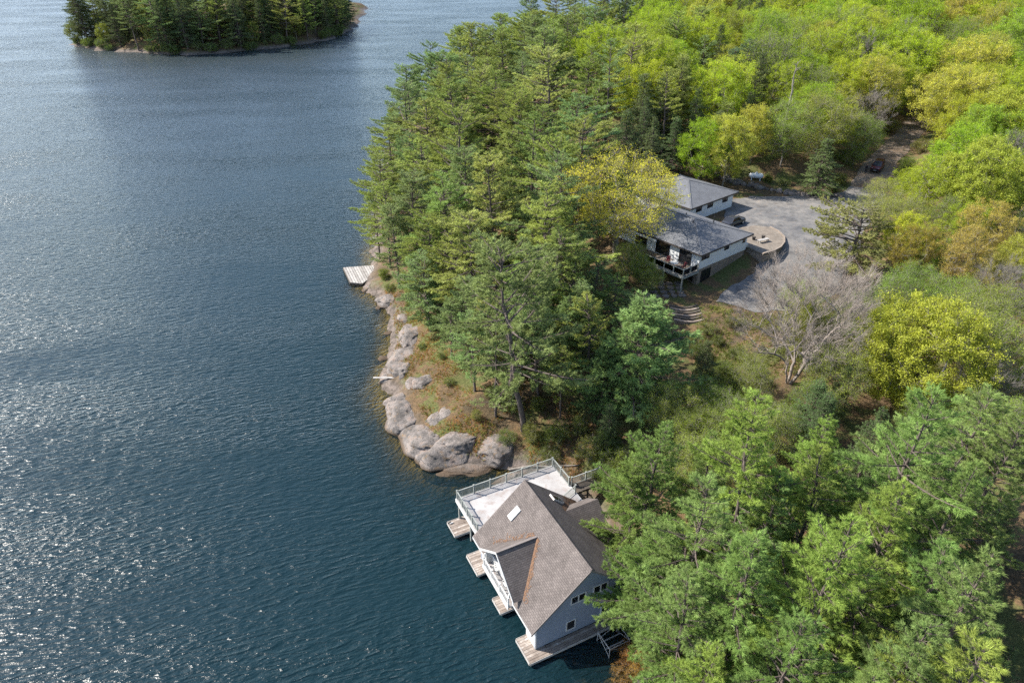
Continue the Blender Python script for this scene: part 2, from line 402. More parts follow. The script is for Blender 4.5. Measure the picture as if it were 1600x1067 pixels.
def drive_mat():
    m, nt, out = new_mat('gravel_and_asphalt')
    g = nt.nodes.new('ShaderNodeNewGeometry'); pos = g.outputs['Position']
    f = noise(nt, pos, 0.16, 6.0, 0.6)
    col = ramp(nt, f, [(0.3, (0.095, 0.096, 0.10)), (0.45, (0.14, 0.138, 0.137)), (0.58, (0.165, 0.158, 0.15)), (0.72, (0.22, 0.20, 0.18))])
    f2 = noise(nt, pos, 1.1, 6.0, 0.7)
    col = mixc(nt, ramp(nt, f2, [(0.55, (0, 0, 0)), (0.75, (0.7, 0.7, 0.7))]), col, (0.20, 0.155, 0.115))
    f4 = noise(nt, pos, 0.45, 7.0, 0.72)
    col = mixc(nt, 1.0, col, ramp(nt, f4, [(0.35, (0.6, 0.6, 0.61)), (0.5, (1, 1, 1)), (0.65, (1.35, 1.3, 1.24))]), 'MULTIPLY')
    f3 = noise(nt, pos, 18.0, 2.0, 0.6)
    col = mixc(nt, 1.0, col, ramp(nt, f3, [(0.3, (0.7, 0.7, 0.7)), (0.7, (1.25, 1.25, 1.25))]), 'MULTIPLY')
    b = N(nt, 'ShaderNodeBsdfPrincipled'); b.inputs['Roughness'].default_value = 0.95; b.inputs['Specular IOR Level'].default_value = 0.15
    nt.links.new(col, b.inputs['Base Color'])
    bp = nt.nodes.new('ShaderNodeBump'); bp.inputs['Distance'].default_value = 0.03
    nt.links.new(f3, bp.inputs['Height']); nt.links.new(bp.outputs[0], b.inputs['Normal'])
    nt.links.new(b.outputs[0], out.inputs['Surface']); return m
M['drive'] = drive_mat()

def water_mat():
    m, nt, out = new_mat('lake_water')
    tc = nt.nodes.new('ShaderNodeTexCoord'); P = tc.outputs['Object']
    def mp(sx, sy, rot):
        # stretch across the wind; the coordinates are turned first, then scaled
        a = nt.nodes.new('ShaderNodeMapping'); a.inputs['Rotation'].default_value = (0, 0, rot); nt.links.new(P, a.inputs['Vector'])
        b = nt.nodes.new('ShaderNodeMapping'); b.inputs['Scale'].default_value = (sx, sy, 1); nt.links.new(a.outputs[0], b.inputs['Vector'])
        return b.outputs[0]
    wob = noise(nt, mp(0.016, 0.05, R(-10)), 1.0, 4.0, 0.6)
    n1 = noise(nt, mp(0.36, 1.4, R(-14)), 1.0, 2.0, 0.5)
    r1 = math_n(nt, 'POWER', math_n(nt, 'MAXIMUM', math_n(nt, 'SUBTRACT', 1.0, math_n(nt, 'ABSOLUTE', math_n(nt, 'MULTIPLY', math_n(nt, 'SUBTRACT', n1, 0.5), 3.0))), 0.0), 2.0)
    n2 = noise(nt, mp(1.1, 3.1, R(-24)), 1.0, 3.0, 0.6)
    n3 = noise(nt, mp(3.4, 6.0, R(8)), 1.0, 2.0, 0.6)
    gust = nt.nodes.new('ShaderNodeMapRange'); gust.inputs[1].default_value = 0.3; gust.inputs[2].default_value = 0.7
    gust.inputs[3].default_value = 0.4; gust.inputs[4].default_value = 1.35; nt.links.new(wob, gust.inputs[0])
    h = math_n(nt, 'ADD', math_n(nt, 'ADD', math_n(nt, 'MULTIPLY', r1, 0.12), math_n(nt, 'MULTIPLY', n2, 0.12)), math_n(nt, 'MULTIPLY', n3, 0.03))
    h = math_n(nt, 'MULTIPLY', h, gust.outputs[0])
    bp = nt.nodes.new('ShaderNodeBump'); bp.inputs['Strength'].default_value = 1.0; bp.inputs['Distance'].default_value = 1.0
    nt.links.new(h, bp.inputs['Height'])
    fr = nt.nodes.new('ShaderNodeFresnel'); fr.inputs['IOR'].default_value = 1.333; nt.links.new(bp.outputs[0], fr.inputs['Normal'])
    gl = nt.nodes.new('ShaderNodeBsdfGlossy'); gl.inputs['Roughness'].default_value = 0.26; nt.links.new(bp.outputs[0], gl.inputs['Normal'])
    df = nt.nodes.new('ShaderNodeBsdfDiffuse'); nt.links.new(bp.outputs[0], df.inputs['Normal'])
    at_ = nt.nodes.new('ShaderNodeAttribute'); at_.attribute_name = 'depth'
    T = nt.nodes.new('ShaderNodeMath'); T.operation = 'POWER'; T.inputs[0].default_value = math.e
    nt.links.new(math_n(nt, 'MULTIPLY', at_.outputs['Fac'], -0.7), T.inputs[1])
    big = noise(nt, P, 0.012, 3.0, 0.5)
    df_col = ramp(nt, big, [(0.35, (0.004, 0.017, 0.0215)), (0.65, (0.0055, 0.020, 0.0285))])
    nt.links.new(df_col, df.inputs['Color'])
    tr = nt.nodes.new('ShaderNodeBsdfTransparent'); tr.inputs['Color'].default_value = (0.78, 0.84, 0.6, 1)
    m1 = nt.nodes.new('ShaderNodeMixShader'); nt.links.new(T.outputs[0], m1.inputs[0]); nt.links.new(df.outputs[0], m1.inputs[1]); nt.links.new(tr.outputs[0], m1.inputs[2])
    m2 = nt.nodes.new('ShaderNodeMixShader'); nt.links.new(fr.outputs[0], m2.inputs[0]); nt.links.new(m1.outputs[0], m2.inputs[1]); nt.links.new(gl.outputs[0], m2.inputs[2])
    nt.links.new(m2.outputs[0], out.inputs['Surface']); return m
M['water'] = water_mat()

# ------------------------------------------------------------------ terrain
SHORE = np.array([(10.5, -400), (10.2, 15), (9.8, 28), (9.8, 33), (12, 36), (12.6, 40), (11, 45), (8.6, 50), (6, 54.5), (3.6, 57), (-2, 58.8), (-6, 58.8), (-10.6, 60.1),
    (-11.5, 62.5), (-13.3, 66), (-15.5, 70), (-17.5, 74.9), (-17, 81), (-18.7, 94), (-22, 99), (-24.3, 102), (-25, 107), (-25.2, 116),
    (-28, 135), (-30, 152), (-33.5, 175), (-34, 196), (-30, 225), (-22, 268), (-5, 330), (30, 400), (90, 480), (300, 640), (1500, 1500), (2500, 1500), (2500, -400)], float)
ISLE = np.array([(-228, 382), (-208, 366), (-187, 358), (-172, 353), (-159, 350), (-143, 355), (-127, 366), (-113, 380), (-102, 396), (-97, 420), (-97, 450), (-102, 500), (-110, 577), (-160, 610), (-215, 560), (-232, 470), (-222, 410)], float)
PAD = np.array([(21, 88), (25, 82.5), (34, 79), (42, 80), (50, 90), (58, 102), (66, 114), (69, 121), (62, 127), (50, 126), (40, 127), (28, 128), (21, 120), (17, 106), (17, 96)], float)
LANE = [(62, 118, 10.0), (68.5, 127, 11.2), (75, 136, 12.4), (86, 150, 13.7), (97, 165, 14.6), (110, 186, 15.6)]

def sdist(poly, x, y, closed=True):
    x = np.asarray(x, float); y = np.asarray(y, float)
    dm = np.full(x.shape, 1e18); ins = np.zeros(x.shape, bool)
    k = len(poly)
    for i in range(k):
        ax, ay = poly[i]; bx, by = poly[(i + 1) % k]
        ex, ey = bx - ax, by - ay
        t = np.clip(((x - ax) * ex + (y - ay) * ey) / (ex * ex + ey * ey), 0, 1)
        dm = np.minimum(dm, (x - ax - t * ex) ** 2 + (y - ay - t * ey) ** 2)
        c = ((ay > y) != (by > y))
        xi = ax + (y - ay) * ex / (ey if abs(ey) > 1e-9 else 1e-9)
        ins ^= c & (x < xi)
    return np.where(ins, 1, -1) * np.sqrt(dm)

def land_dist(x, y):
    x = np.asarray(x, float); y = np.asarray(y, float)
    P = np.stack([x, y, x * 0], -1).reshape(-1, 3)
    w = ((fbm(P * 0.22, 3, 3) - 0.5) * 3.0).reshape(x.shape)
    far = sstep(150, 300, y)
    w = w * (1 + 3 * far)
    return np.maximum(sdist(SHORE, x, y), sdist(ISLE, x, y)) + w

def height(x, y):
    x = np.atleast_1d(np.asarray(x, float)); y = np.atleast_1d(np.asarray(y, float))
    d = land_dist(x, y); P = np.stack([x, y, x * 0], -1)
    n1 = fbm(P * 0.07, 11, 4) - 0.5; n2 = fbm(P * 0.35, 21, 4) - 0.5
    up = 1.0 * (1 - np.exp(-np.maximum(d, 0) / 1.1)) + 10.0 * (1 - np.exp(-np.maximum(d, 0) / 38)) + 0.035 * np.clip(d, 0, 260)
    up = up + (n1 * 3.5 + n2 * 0.9) * sstep(0, 10, d)
    dn = -6.5 * (1 - np.exp(-(np.maximum(-d, 0) / 8.5) ** 1.5)) + n2 * 0.6 * sstep(0, 3, -d) - 0.02
    up = up + 0.075 * np.clip(y - 125, 0, 150) * sstep(10, 60, d) * (y < 330) + 3 * sstep(0, 45, d) * (y > 330)
    h = np.where(d > 0, up, dn)
    # the levelled yard, house pad and lane
    yard = 7.3 + 2.7 * sstep(87, 103, y)
    mk = sstep(-7, 0, sdist(PAD, x, y))
    h = h * (1 - mk) + yard * mk
    best = np.full(x.shape, 1e9); lz = np.zeros(x.shape)
    for (ax, ay, az), (bx, by, bz) in zip(LANE[:-1], LANE[1:]):
        ex, ey = bx - ax, by - ay
        t = np.clip(((x - ax) * ex + (y - ay) * ey) / (ex * ex + ey * ey), 0, 1)
        dd = np.hypot(x - ax - t * ex, y - ay - t * ey)
        lz = np.where(dd < best, az + (bz - az) * t, lz); best = np.minimum(best, dd)
    ml = (1 - sstep(3.4, 9, best)) * (1 - mk)
    h = h * (1 - ml) + lz * ml
    return h


def graded(lo, a, b, hi, step, growth=1.22):
    mid = list(np.arange(a, b + 1e-6, step)); s = step; L = []; v = a
    while v > lo: s *= growth; s_ = min(s, 120); v -= s_; L.append(max(v, lo))
    s = step; Rr = []; v = mid[-1]
    while v < hi: s *= growth; s_ = min(s, 120); v += s_; Rr.append(min(v, hi))
    return np.array(L[::-1] + mid + Rr)

gx = np.unique(np.concatenate([graded(-700, -38, 100, 2400, 0.9), np.arange(-240, -85, 5.0)]))
gy = np.unique(np.concatenate([graded(-120, 14, 140, 1400, 0.9), np.arange(340, 620, 6.0)]))
X, Y = np.meshgrid(gx, gy); Z = height(X.ravel(), Y.ravel())
nx, ny = len(gx), len(gy)
idx = np.arange(nx * ny).reshape(ny, nx)
F = np.stack([idx[:-1, :-1], idx[:-1, 1:], idx[1:, 1:], idx[1:, :-1]], -1).reshape(-1, 4)
ZG = Z.reshape(ny, nx)
def hz(x, y):
    """height of the ground mesh under (x, y)"""
    i = min(max(int(np.searchsorted(gx, x)) - 1, 0), nx - 2); j = min(max(int(np.searchsorted(gy, y)) - 1, 0), ny - 2)
    u = (x - gx[i]) / (gx[i + 1] - gx[i]); v = (y - gy[j]) / (gy[j + 1] - gy[j])
    return float((ZG[j, i] * (1 - u) + ZG[j, i + 1] * u) * (1 - v) + (ZG[j + 1, i] * (1 - u) + ZG[j + 1, i + 1] * u) * v)
tag(mesh_obj('ground', npmesh('ground', np.stack([X.ravel(), Y.ravel(), Z], 1), F, M['ground'], True)), kind='structure')

wx = graded(-2500, -40, 24, 2500, 1.0, 1.25); wy = graded(-200, 14, 130, 3000, 1.0, 1.25)
WX, WY = np.meshgrid(wx, wy); idx = np.arange(WX.size).reshape(WX.shape)
F = np.stack([idx[:-1, :-1], idx[:-1, 1:], idx[1:, 1:], idx[1:, :-1]], -1).reshape(-1, 4)
wme = npmesh('lake_water', np.stack([WX.ravel(), WY.ravel(), np.zeros(WX.size)], 1), F, M['water'], True)
wd = np.clip(-height(WX.ravel(), WY.ravel()), 0, 20) * 0.95
wa = wme.attributes.new('depth', 'FLOAT', 'POINT'); wa.data.foreach_set('value', wd.astype(np.float32))
tag(mesh_obj('lake_water', wme), kind='structure')

# unseen wooded ridge added beyond the frame to even out the lake's reflections
ha = np.radians(np.linspace(-110, 35, 130)); hr = np.linspace(0, 1, 14); HA_, HR_ = np.meshgrid(ha, hr)
n_ = fbm(np.stack([np.cos(HA_).ravel() * 5, np.sin(HA_).ravel() * 5, HR_.ravel()], 1), 301, 4).reshape(HA_.shape)
rad_ = 930 + 120 * n_ + HR_ * 700; hgt = -3 + (34 + 38 * n_) * np.sin(np.clip(HR_ * 1.2, 0, 1) * math.pi / 2)
idx = np.arange(HA_.size).reshape(HA_.shape); F = np.stack([idx[:-1, :-1], idx[1:, :-1], idx[1:, 1:], idx[:-1, 1:]], -1).reshape(-1, 4)
M['added_hills'] = pmat('added_hill_forest', (0.075, 0.10, 0.04), (0.045, 0.065, 0.03), 0.02, 0.95, 3.0, 0.12)
tag(mesh_obj('added_hills', npmesh('added_hills', np.stack([(np.sin(HA_) * rad_).ravel(), (np.cos(HA_) * rad_).ravel(), hgt.ravel()], 1), F, M['added_hills'], True)), kind='structure')

DRIVE = [(36.5, 111), (38.5, 118.5), (45, 120.5), (52, 120.8), (58, 121.5), (61.5, 123), (64.2, 126), (69.5, 122.5), (66.5, 118), (62, 110), (56, 102), (51, 94), (46, 86.5), (40, 82), (33, 81.5), (28.5, 85), (34, 91), (41, 97), (43, 103), (35.5, 105)]
TRACK = [(63.8, 125.6), (66.6, 129.5), (73.2, 138.2), (84.2, 152), (95.2, 167), (108.2, 187.5), (111.8, 184.5), (98.8, 163), (87.8, 148), (76.8, 134.2), (71.2, 126), (69.2, 122.2)]
def sheet(name, poly, m, off, step=1.2, wob=0.5):
    # outline with a ragged edge, filled and laid on the ground
    pts = []
    for i in range(len(poly)):
        a = np.array(poly[i]); b = np.array(poly[(i + 1) % len(poly)]); n = max(1, int(np.hypot(*(b - a)) / 0.7))
        for k in range(n): pts.append(a + (b - a) * k / n)
    pts = np.array(pts)
    w = np.stack([fbm(np.c_[pts * 0.5, pts[:, :1] * 0], 5, 3), fbm(np.c_[pts * 0.5, pts[:, :1] * 0 + 7], 6, 3)], 1) - 0.5
    pts = pts + w * 2 * wob
    x0, y0 = pts.min(0); x1, y1 = pts.max(0)
    gx_, gy_ = np.meshgrid(np.arange(x0, x1, step), np.arange(y0, y1, step)); g = np.stack([gx_.ravel(), gy_.ravel()], 1)
    g = g[sdist(pts, g[:, 0], g[:, 1]) > step * 0.5]
    allp = [Vector(p) for p in np.concatenate([pts, g])]
    vo, eo, fo, *_ = delaunay_2d_cdt(allp, [], [list(range(len(pts)))], 1, 1e-4)
    v = np.array([tuple(p) for p in vo]); z = height(v[:, 0], v[:, 1]) + off
    return pymesh(name, np.c_[v, z], fo, m, None, True)
tag(sheet('driveway', DRIVE, M['drive'], 0.06, wob=0.8), kind='structure')
tag(sheet('woodland_lane', TRACK, M['track'], 0.064, wob=0.7), kind='structure')
# ------------------------------------------------------------------ shore rocks
ORDW = ['first', 'second', 'third', 'fourth', 'fifth', 'sixth', 'seventh', 'eighth', 'ninth', 'tenth', 'eleventh', 'twelfth', 'thirteenth', 'fourteenth', 'fifteenth', 'sixteenth', 'seventeenth', 'eighteenth', 'nineteenth', 'twentieth', 'twenty-first', 'twenty-second', 'twenty-third', 'twenty-fourth', 'twenty-fifth', 'twenty-sixth', 'twenty-seventh']
import bmesh
def ico(sub):
    bm = bmesh.new(); bmesh.ops.create_icosphere(bm, subdivisions=sub, radius=1.0)
    bm.verts.ensure_lookup_table(); V = np.array([v.co[:] for v in bm.verts]); F = np.array([[v.index for v in f.verts] for f in bm.faces]); bm.free()
    return V, F
ICO4 = ico(4); ICO2 = ico(3)
def rock(px, py, lx, ly, lz, rz, seed, label, zc=None, sub=None, base=None, flat=0.35):
    V, F = ICO4 if sub is None else sub
    c = base if base is not None else at(px, py, 0.5)
    d = V.copy()
    # squarish slab form with a few broad planes, then lumps and cracks
    rr0 = np.hypot(d[:, 0], d[:, 1]); lowm = d[:, 2] < .3; k_ = np.where(lowm, .954 / np.maximum(rr0, .05) * np.minimum(rr0 / .3, 1), 1.0); k_ = k_ * (1 + .25 * np.clip(.3 - d[:, 2], 0, 1.2) * lowm); d[:, :2] *= k_[:, None]
    gr = np.random.default_rng(seed + 500)
    for _ in range(22):
        n_ = gr.normal(0, 1, 3); n_[2] = abs(n_[2]) * .9 + .15; n_ = nrm(n_); h_ = gr.uniform(.5, .85)
        t_ = d @ n_ - h_; d = d - np.maximum(t_, 0)[:, None] * n_
    n = fbm(d * 1.1 + seed * 3.1, seed, 3) - 0.5; n2 = fbm(d * 3.5 + seed, seed + 9, 4) - 0.5
    cr = np.abs(fbm(d * np.array([1.0, 2.2, 1.6]) + seed * 1.7, seed + 31, 3) - 0.5)
    d = d * (1.25 + 0.32 * n + 0.14 * n2 - 0.2 * np.exp(-(cr / 0.026) ** 2))[:, None]
    d[:, 2] = np.where(d[:, 2] > 0, d[:, 2] * (1 - flat * np.clip(d[:, 2], 0, 1)), d[:, 2])
    d = d * np.array([lx * .58, ly * .58, lz * .95])
    z0 = (zc if zc is not None else -0.1) + (0.1 if sub is None else 0)
    o = mesh_obj('granite_outcrop', npmesh('granite_outcrop', d, F, M['granite'], False))
    o.location = (c[0], c[1], z0); o.rotation_euler = (0, 0, rz)
    tag(o, label, 'rock', 'granite outcrops along the lake shore')
    return o
rock(630, 590, 6.2, 4.6, 1.7, R(20), 1, 'rounded pale granite outcrop with a plank jutting over the lake')
rock(648, 630, 4.4, 4.6, 1.5, R(60), 2, 'small dark-streaked granite outcrop just below the one with the plank')
rock(655, 663, 4.8, 4.2, 1.5, R(10), 3, 'blunt granite outcrop beside the lake, just above the longest one')
rock(712, 700, 10.6, 4.6, 1.9, R(8), 4, 'longest granite outcrop, steep grey face above the boathouse deck')
rock(704, 655, 4.4, 7.0, 1.9, R(-25), 5, 'tilted granite slab rising inland behind the longest outcrop', zc=1.3)
rock(735, 726, 6.0, 2.2, 0.7, R(6), 6, 'low flat granite ledge between the longest outcrop and the deck')
rock(642, 535, 3.6, 4.2, 1.2, R(30), 7, 'narrow granite ledge at the water above the plank outcrop')
rock(634, 503, 4.8, 2.8, 1.1, R(15), 8, 'flat granite ledge under the young shore pine')
rock(581, 447, 3.6, 2.6, 0.9, R(40), 9, 'low rock at the corner of the grey swim dock')
rock(612, 470, 2.6, 2.4, 0.8, R(70), 10, 'dark little rock at the waterline below the swim dock')
rock(800, 742, 3.4, 2.0, 1.0, R(25), 11, 'pinkish boulder on the shore behind the far deck railing')
rock(665, 612, 3.0, 2.6, 1.0, R(25), 12, 'half buried rock in the grass above the shore', zc=2.0)
rock(742, 600, 3.0, 2.0, 0.9, R(-15), 13, 'grey rock in the rust coloured grass below the tall front pine', zc=3.4)
rock(1005, 1066, 1.6, 1.2, 0.8, R(-15), 14, 'pale boulder on the bank at the bottom edge of the picture', zc=0.5)
# sunken and emergent stones along the water line
k = 0
for px, py, s in ((600, 560, 1.3), (607, 520, 1.2), (618, 640, 1.2), (640, 690, 1.4), (690, 728, 1.2), (760, 735, 1.1), (592, 480, 1.1), (822, 738, 1.1)):
    P = at(px, py, 0); w = ['one above the plank', 'one level with the flat ledge', 'one below the plank outcrop', 'one left of the longest outcrop', 'one under the steep grey face', 'one nearest the deck corner post', 'one nearest the swim dock', 'one under the deck railing'][k]
    rock(0, 0, s * 1.4, s, 0.45, R(40 * k), 40 + k, 'wet boulder half sunk at the waterline, the ' + w, zc=-0.12, sub=ICO2, base=P); k += 1

# broken bedrock filling the shore between the named outcrops
rb = random.Random(17); names = ['rising from the water', 'lying in the dry grass', 'wedged among the outcrops', 'sloping to the lake']
SH = [(-2, 59.6), (-8, 60.6), (-11.5, 63), (-13, 66.5), (-15, 70.5), (-16.8, 75.5), (-16.4, 81), (-17.4, 88), (-18.6, 95), (-22, 100)]
nr = 0
for a, b in zip(SH[:-1], SH[1:]):
    for q in range(2 if a[0] > -17 else 1):
        t = (q + rb.random()) / 2; inl = rb.uniform(-.4, 3.6); x = a[0] + (b[0] - a[0]) * t + inl * .75; y = a[1] + (b[1] - a[1]) * t + inl * .35; sz = rb.uniform(2.0, 3.8)
        X_, Y_ = proj(np.array([x, y, 1.0]))
        rock(0, 0, sz * 1.3, sz, 45e-2 + .14 * sz, rb.uniform(0, 3), 70 + nr, f'broken bedrock block {names[0 if inl < .4 else 2 if inl < 1.6 else 1]}, {ORDW[nr]} counting up the shore from the deck', zc=max(0, hz(x, y)) - .22, base=np.array([x, y, 0])); nr += 1

pl = bar('plank', None, M['paledock'], (0, 0, 0), (3.0, -0.35, 0.25), 0.3, 0.06)
p0 = at(583, 590, 0.9); pl.location = p0
tag(pl, 'grey plank jutting from the rounded granite outcrop over the lake', 'plank')

# driftwood trunk behind the long outcrop
A_ = at(795, 712, 2.1); B_ = at(905, 716, 2.6)
pts = np.array([A_ + (B_ - A_) * t + np.array([0, 0.25 * math.sin(5 * t), 0.12 * math.sin(9 * t)]) for t in np.linspace(0, 1, 9)])
for i in range(9): pts[i, 2] = hz(pts[i, 0], pts[i, 1]) + 0.12
V_, F_ = prisms(pts[:-1], pts[1:], np.linspace(.16, .07, 8), np.linspace(.15, .06, 8), 7)
tag(mesh_obj('fallen_trunk', npmesh('fallen_trunk', V_, F_, M['barkgrey'])), 'thin fallen trunk lying on the bank behind the boathouse deck', 'log')

# ------------------------------------------------------------------ windows, docks, railings
def window(par, plane, c, a0, a1, z0, z1, out, frame=0.09, mull=0, name='window', m=None, glass=None):
    """plane 'x' or 'y' at coordinate c; out = +1/-1 outward direction; a0..a1 along the wall"""
    m = m or M['white']; glass = glass or M['glass']
    d0, d1 = sorted((c + out * 0.003, c + out * 0.07)); g0, g1 = sorted((c + out * 0.004, c + out * 0.03))
    def bb(u0, u1, w0, w1, e0, e1): return (e0, e1, u0, u1, w0, w1) if plane == 'x' else (u0, u1, e0, e1, w0, w1)
    L = [bb(a0, a1, z0, z0 + frame, d0, d1), bb(a0, a1, z1 - frame, z1, d0, d1), bb(a0, a0 + frame, z0 + frame, z1 - frame, d0, d1), bb(a1 - frame, a1, z0 + frame, z1 - frame, d0, d1)]
    w = boxes(name, par, m, L)
    cuts = [a0 + frame] + [a0 + (a1 - a0) * (i + 1) / (mull + 1) for i in range(mull)] + [a1 - frame]
    for i in range(mull):
        u = cuts[i + 1]; box('mullion', w, m, *bb(u - frame / 2, u + frame / 2, z0 + frame, z1 - frame, d0, d1))
    for i in range(mull + 1):
        u0 = cuts[i] + (frame / 2 if i else 0); u1 = cuts[i + 1] - (frame / 2 if i < mull else 0)
        box('pane', w, glass, *bb(u0, u1, z0 + frame, z1 - frame, g0, g1))
    return w

def planks(par, m, x0, x1, y0, y1, z, n, along='x', th=0.05, seed=0):
    """n boards lying side by side, running along the given axis"""
    r = random.Random(seed); L = (y1 - y0) if along == 'x' else (x1 - x0); w = L / n
    for i in range(n):
        mm = M['dock2'] if m is M['dock'] and r.random() < .35 else m; e0 = r.uniform(-0.03, 0.03); e1 = r.uniform(-0.03, 0.03); dz = r.uniform(-0.008, 0.008)
        if along == 'x': box('plank', par, mm, x0 + e0, x1 + e1, y0 + i * w + 0.012, y0 + (i + 1) * w - 0.012, z - th + dz, z + dz)
        else: box('plank', par, mm, x0 + i * w + 0.012, x0 + (i + 1) * w - 0.012, y0 + e0, y1 + e1, z - th + dz, z + dz)

def railing(par, a, b, z, nseg, h=1.07, m=None, endposts=(True, True), balus=True):
    """posts, top and bottom rail and balusters from a to b (local xy)"""
    m = m or M['rail']; a = Vector((*a, z)); b = Vector((*b, z)); up = Vector((0, 0, 1))
    for i in range(nseg + 1):
        if (i == 0 and not endposts[0]) or (i == nseg and not endposts[1]): continue
        p = a + (b - a) * i / nseg
        q = box('post', par, m, p.x - 0.06, p.x + 0.06, p.y - 0.06, p.y + 0.06, z - 0.05, z + h + 0.06)
        box('post_cap', q, m, p.x - 0.085, p.x + 0.085, p.y - 0.085, p.y + 0.085, z + h + 0.062, z + h + 0.11)
    for i in range(nseg):
        p = a + (b - a) * i / nseg; q = a + (b - a) * (i + 1) / nseg; d = (q - p).normalized()
        p2 = p + d * 0.065; q2 = q - d * 0.065
        bar('top_rail', par, m, p2 + up * h, q2 + up * h, 0.1, 0.05); bar('bottom_rail', par, m, p2 + up * 0.12, q2 + up * 0.12, 0.06, 0.05)
        if balus:
            n = max(2, int((q2 - p2).length / 0.13)); L = []
            for k in range(1, n):
                c = p2 + (q2 - p2) * k / n; L.append((c.x - 0.014, c.x + 0.014, c.y - 0.014, c.y + 0.014, z + 0.145, z + h - 0.025))
            boxes('balusters', par, m, L)['kind'] = 'stuff'

# ------------------------------------------------------------------ the boathouse (local x inland, local y along the shore, origin at the far lake-side eave)
BH_A = 0.467
bh = tag(empty('boathouse', (-3.67, 45.23, 0), BH_A), 'grey boathouse over the lake with brown gable roof and balcony dormer', 'boathouse')
EZ, WID, RZ, LEN = 3.27, 10.82, 8.09, 11.63
RX = WID / 2; SL = (RZ - EZ) / RX; BX = 11.9; BZ = RZ - (BX - RX) * SL
def fz(x): return EZ + SL * x
roof = slab('roof', bh, M['shingle'], [(0, 0, fz(0)), (0, -2.75, fz(0)), (1.3, -2.75, fz(1.3)), (1.3, -8.15, fz(1.3)), (0, -8.15, fz(0)), (0, -LEN, fz(0)), (RX, -LEN, RZ), (RX, 0, RZ)], 0.16)
slab('roof_back_slope', bh, M['shingle'], [(RX, 0, RZ), (RX, -LEN, RZ), (BX, -LEN, BZ), (BX, 0, BZ)], 0.16)
rc = slab('ridge_cap', roof, M['shingle'], [(RX - 0.16, 0.01, RZ - 0.08), (RX - 0.16, -LEN - 0.01, RZ - 0.08), (RX, -LEN - 0.01, RZ + 0.05), (RX, 0.01, RZ + 0.05)], 0.03)
slab('ridge_cap', roof, M['shingle'], [(RX + 0.002, 0.01, RZ + 0.05), (RX + 0.002, -LEN - 0.01, RZ + 0.05), (RX + 0.16, -LEN - 0.01, RZ - 0.08), (RX + 0.16, 0.01, RZ - 0.08)], 0.03)
for y in (0.004, -LEN - 0.044):       # barge boards
    for (xa, za, xb, zb) in ((0.0, fz(0), RX - 0.01, RZ), (BX, BZ, RX + 0.01, RZ)):
        pymesh('barge_board', [(xa, y, za - 0.25), (xb, y, zb - 0.25), (xb, y, zb - 0.01), (xa, y, za - 0.01), (xa, y + 0.04, za - 0.25), (xb, y + 0.04, zb - 0.25), (xb, y + 0.04, zb - 0.01), (xa, y + 0.04, za - 0.01)], BOXF, M['trimbrown'], bh)
for (ya, yb) in ((-2.75, 0), (-LEN, -8.15)):
    box('eave_fascia', bh, M['white'], -0.035, -0.004, ya, yb, EZ - 0.24, EZ - 0.02)
box('eave_fascia', bh, M['fascia'], BX + 0.004, BX + 0.035, -LEN, 0, BZ - 0.2, BZ - 0.02)
# walls
WX0, WX1, WY0, WY1 = 0.6, 11.2, -LEN + 0.37, -0.4
def gablewall(name, y, t, m):
    u = 0.2
    P = [(WX0, fz(WX0) - u), (RX, RZ - u), (WX1, RZ - (WX1 - RX) * SL - u), (WX1, 0.52), (WX0, 0.52)]
    V = [(x, y, z) for x, z in P] + [(x, y + t, z) for x, z in P]
    F = [(4, 3, 2, 1, 0), (5, 6, 7, 8, 9)] + [(i, (i + 1) % 5, 5 + (i + 1) % 5, 5 + i) for i in range(5)]
    return pymesh(name, V, F, m, bh)
nw = gablewall('gable_wall', WY0, 0.18, M['siding']); fw = gablewall('gable_wall', WY1 - 0.18, 0.18, M['siding'])
box('back_wall', bh, M['siding_y'], WX1 - 0.18, WX1 - 0.003, WY0 + 0.18, WY1 - 0.18, 0.0, RZ - (WX1 - RX) * SL - 0.22)
box('corner_board', nw, M['white'], WX0 - 0.02, WX0 + 0.1, WY0 - 0.02, WY0 + 0.02, 0.53, fz(WX0) - 0.22)
# lake side: header above the slips, jambs at the docks
box('slip_header', bh, M['white'], WX0, WX0 + 0.18, WY0 + 0.18, WY1 - 0.18, 2.35, 3.5)
for (ya, yb, m) in ((WY0 + 0.182, -9.6, M['white']), (-6.75, -5.2, M['white']), (-2.1, -0.6, M['white'])):
    box('slip_jamb', bh, m, WX0 + 0.01, WX0 + 0.17, ya, yb, 0.52, 2.35)
box('upper_floor', bh, M['darkwood'], WX0 + 0.2, WX1 - 0.2, WY0 + 0.2, WY1 - 0.2, 2.55, 2.75)
window(nw, 'y', WY0, 3.5, 4.45, 1.1, 2.3, -1, 0.1)
window(nw, 'y', WY0, 6.95, 7.85, 1.15, 2.35, -1, 0.1)
window(nw, 'y', WY0, 3.82, 5.3, 4.28, 5.25, -1, 0.1, 1)
window(nw, 'y', WY0, 5.98, 7.46, 4.33, 5.35, -1, 0.1, 1)
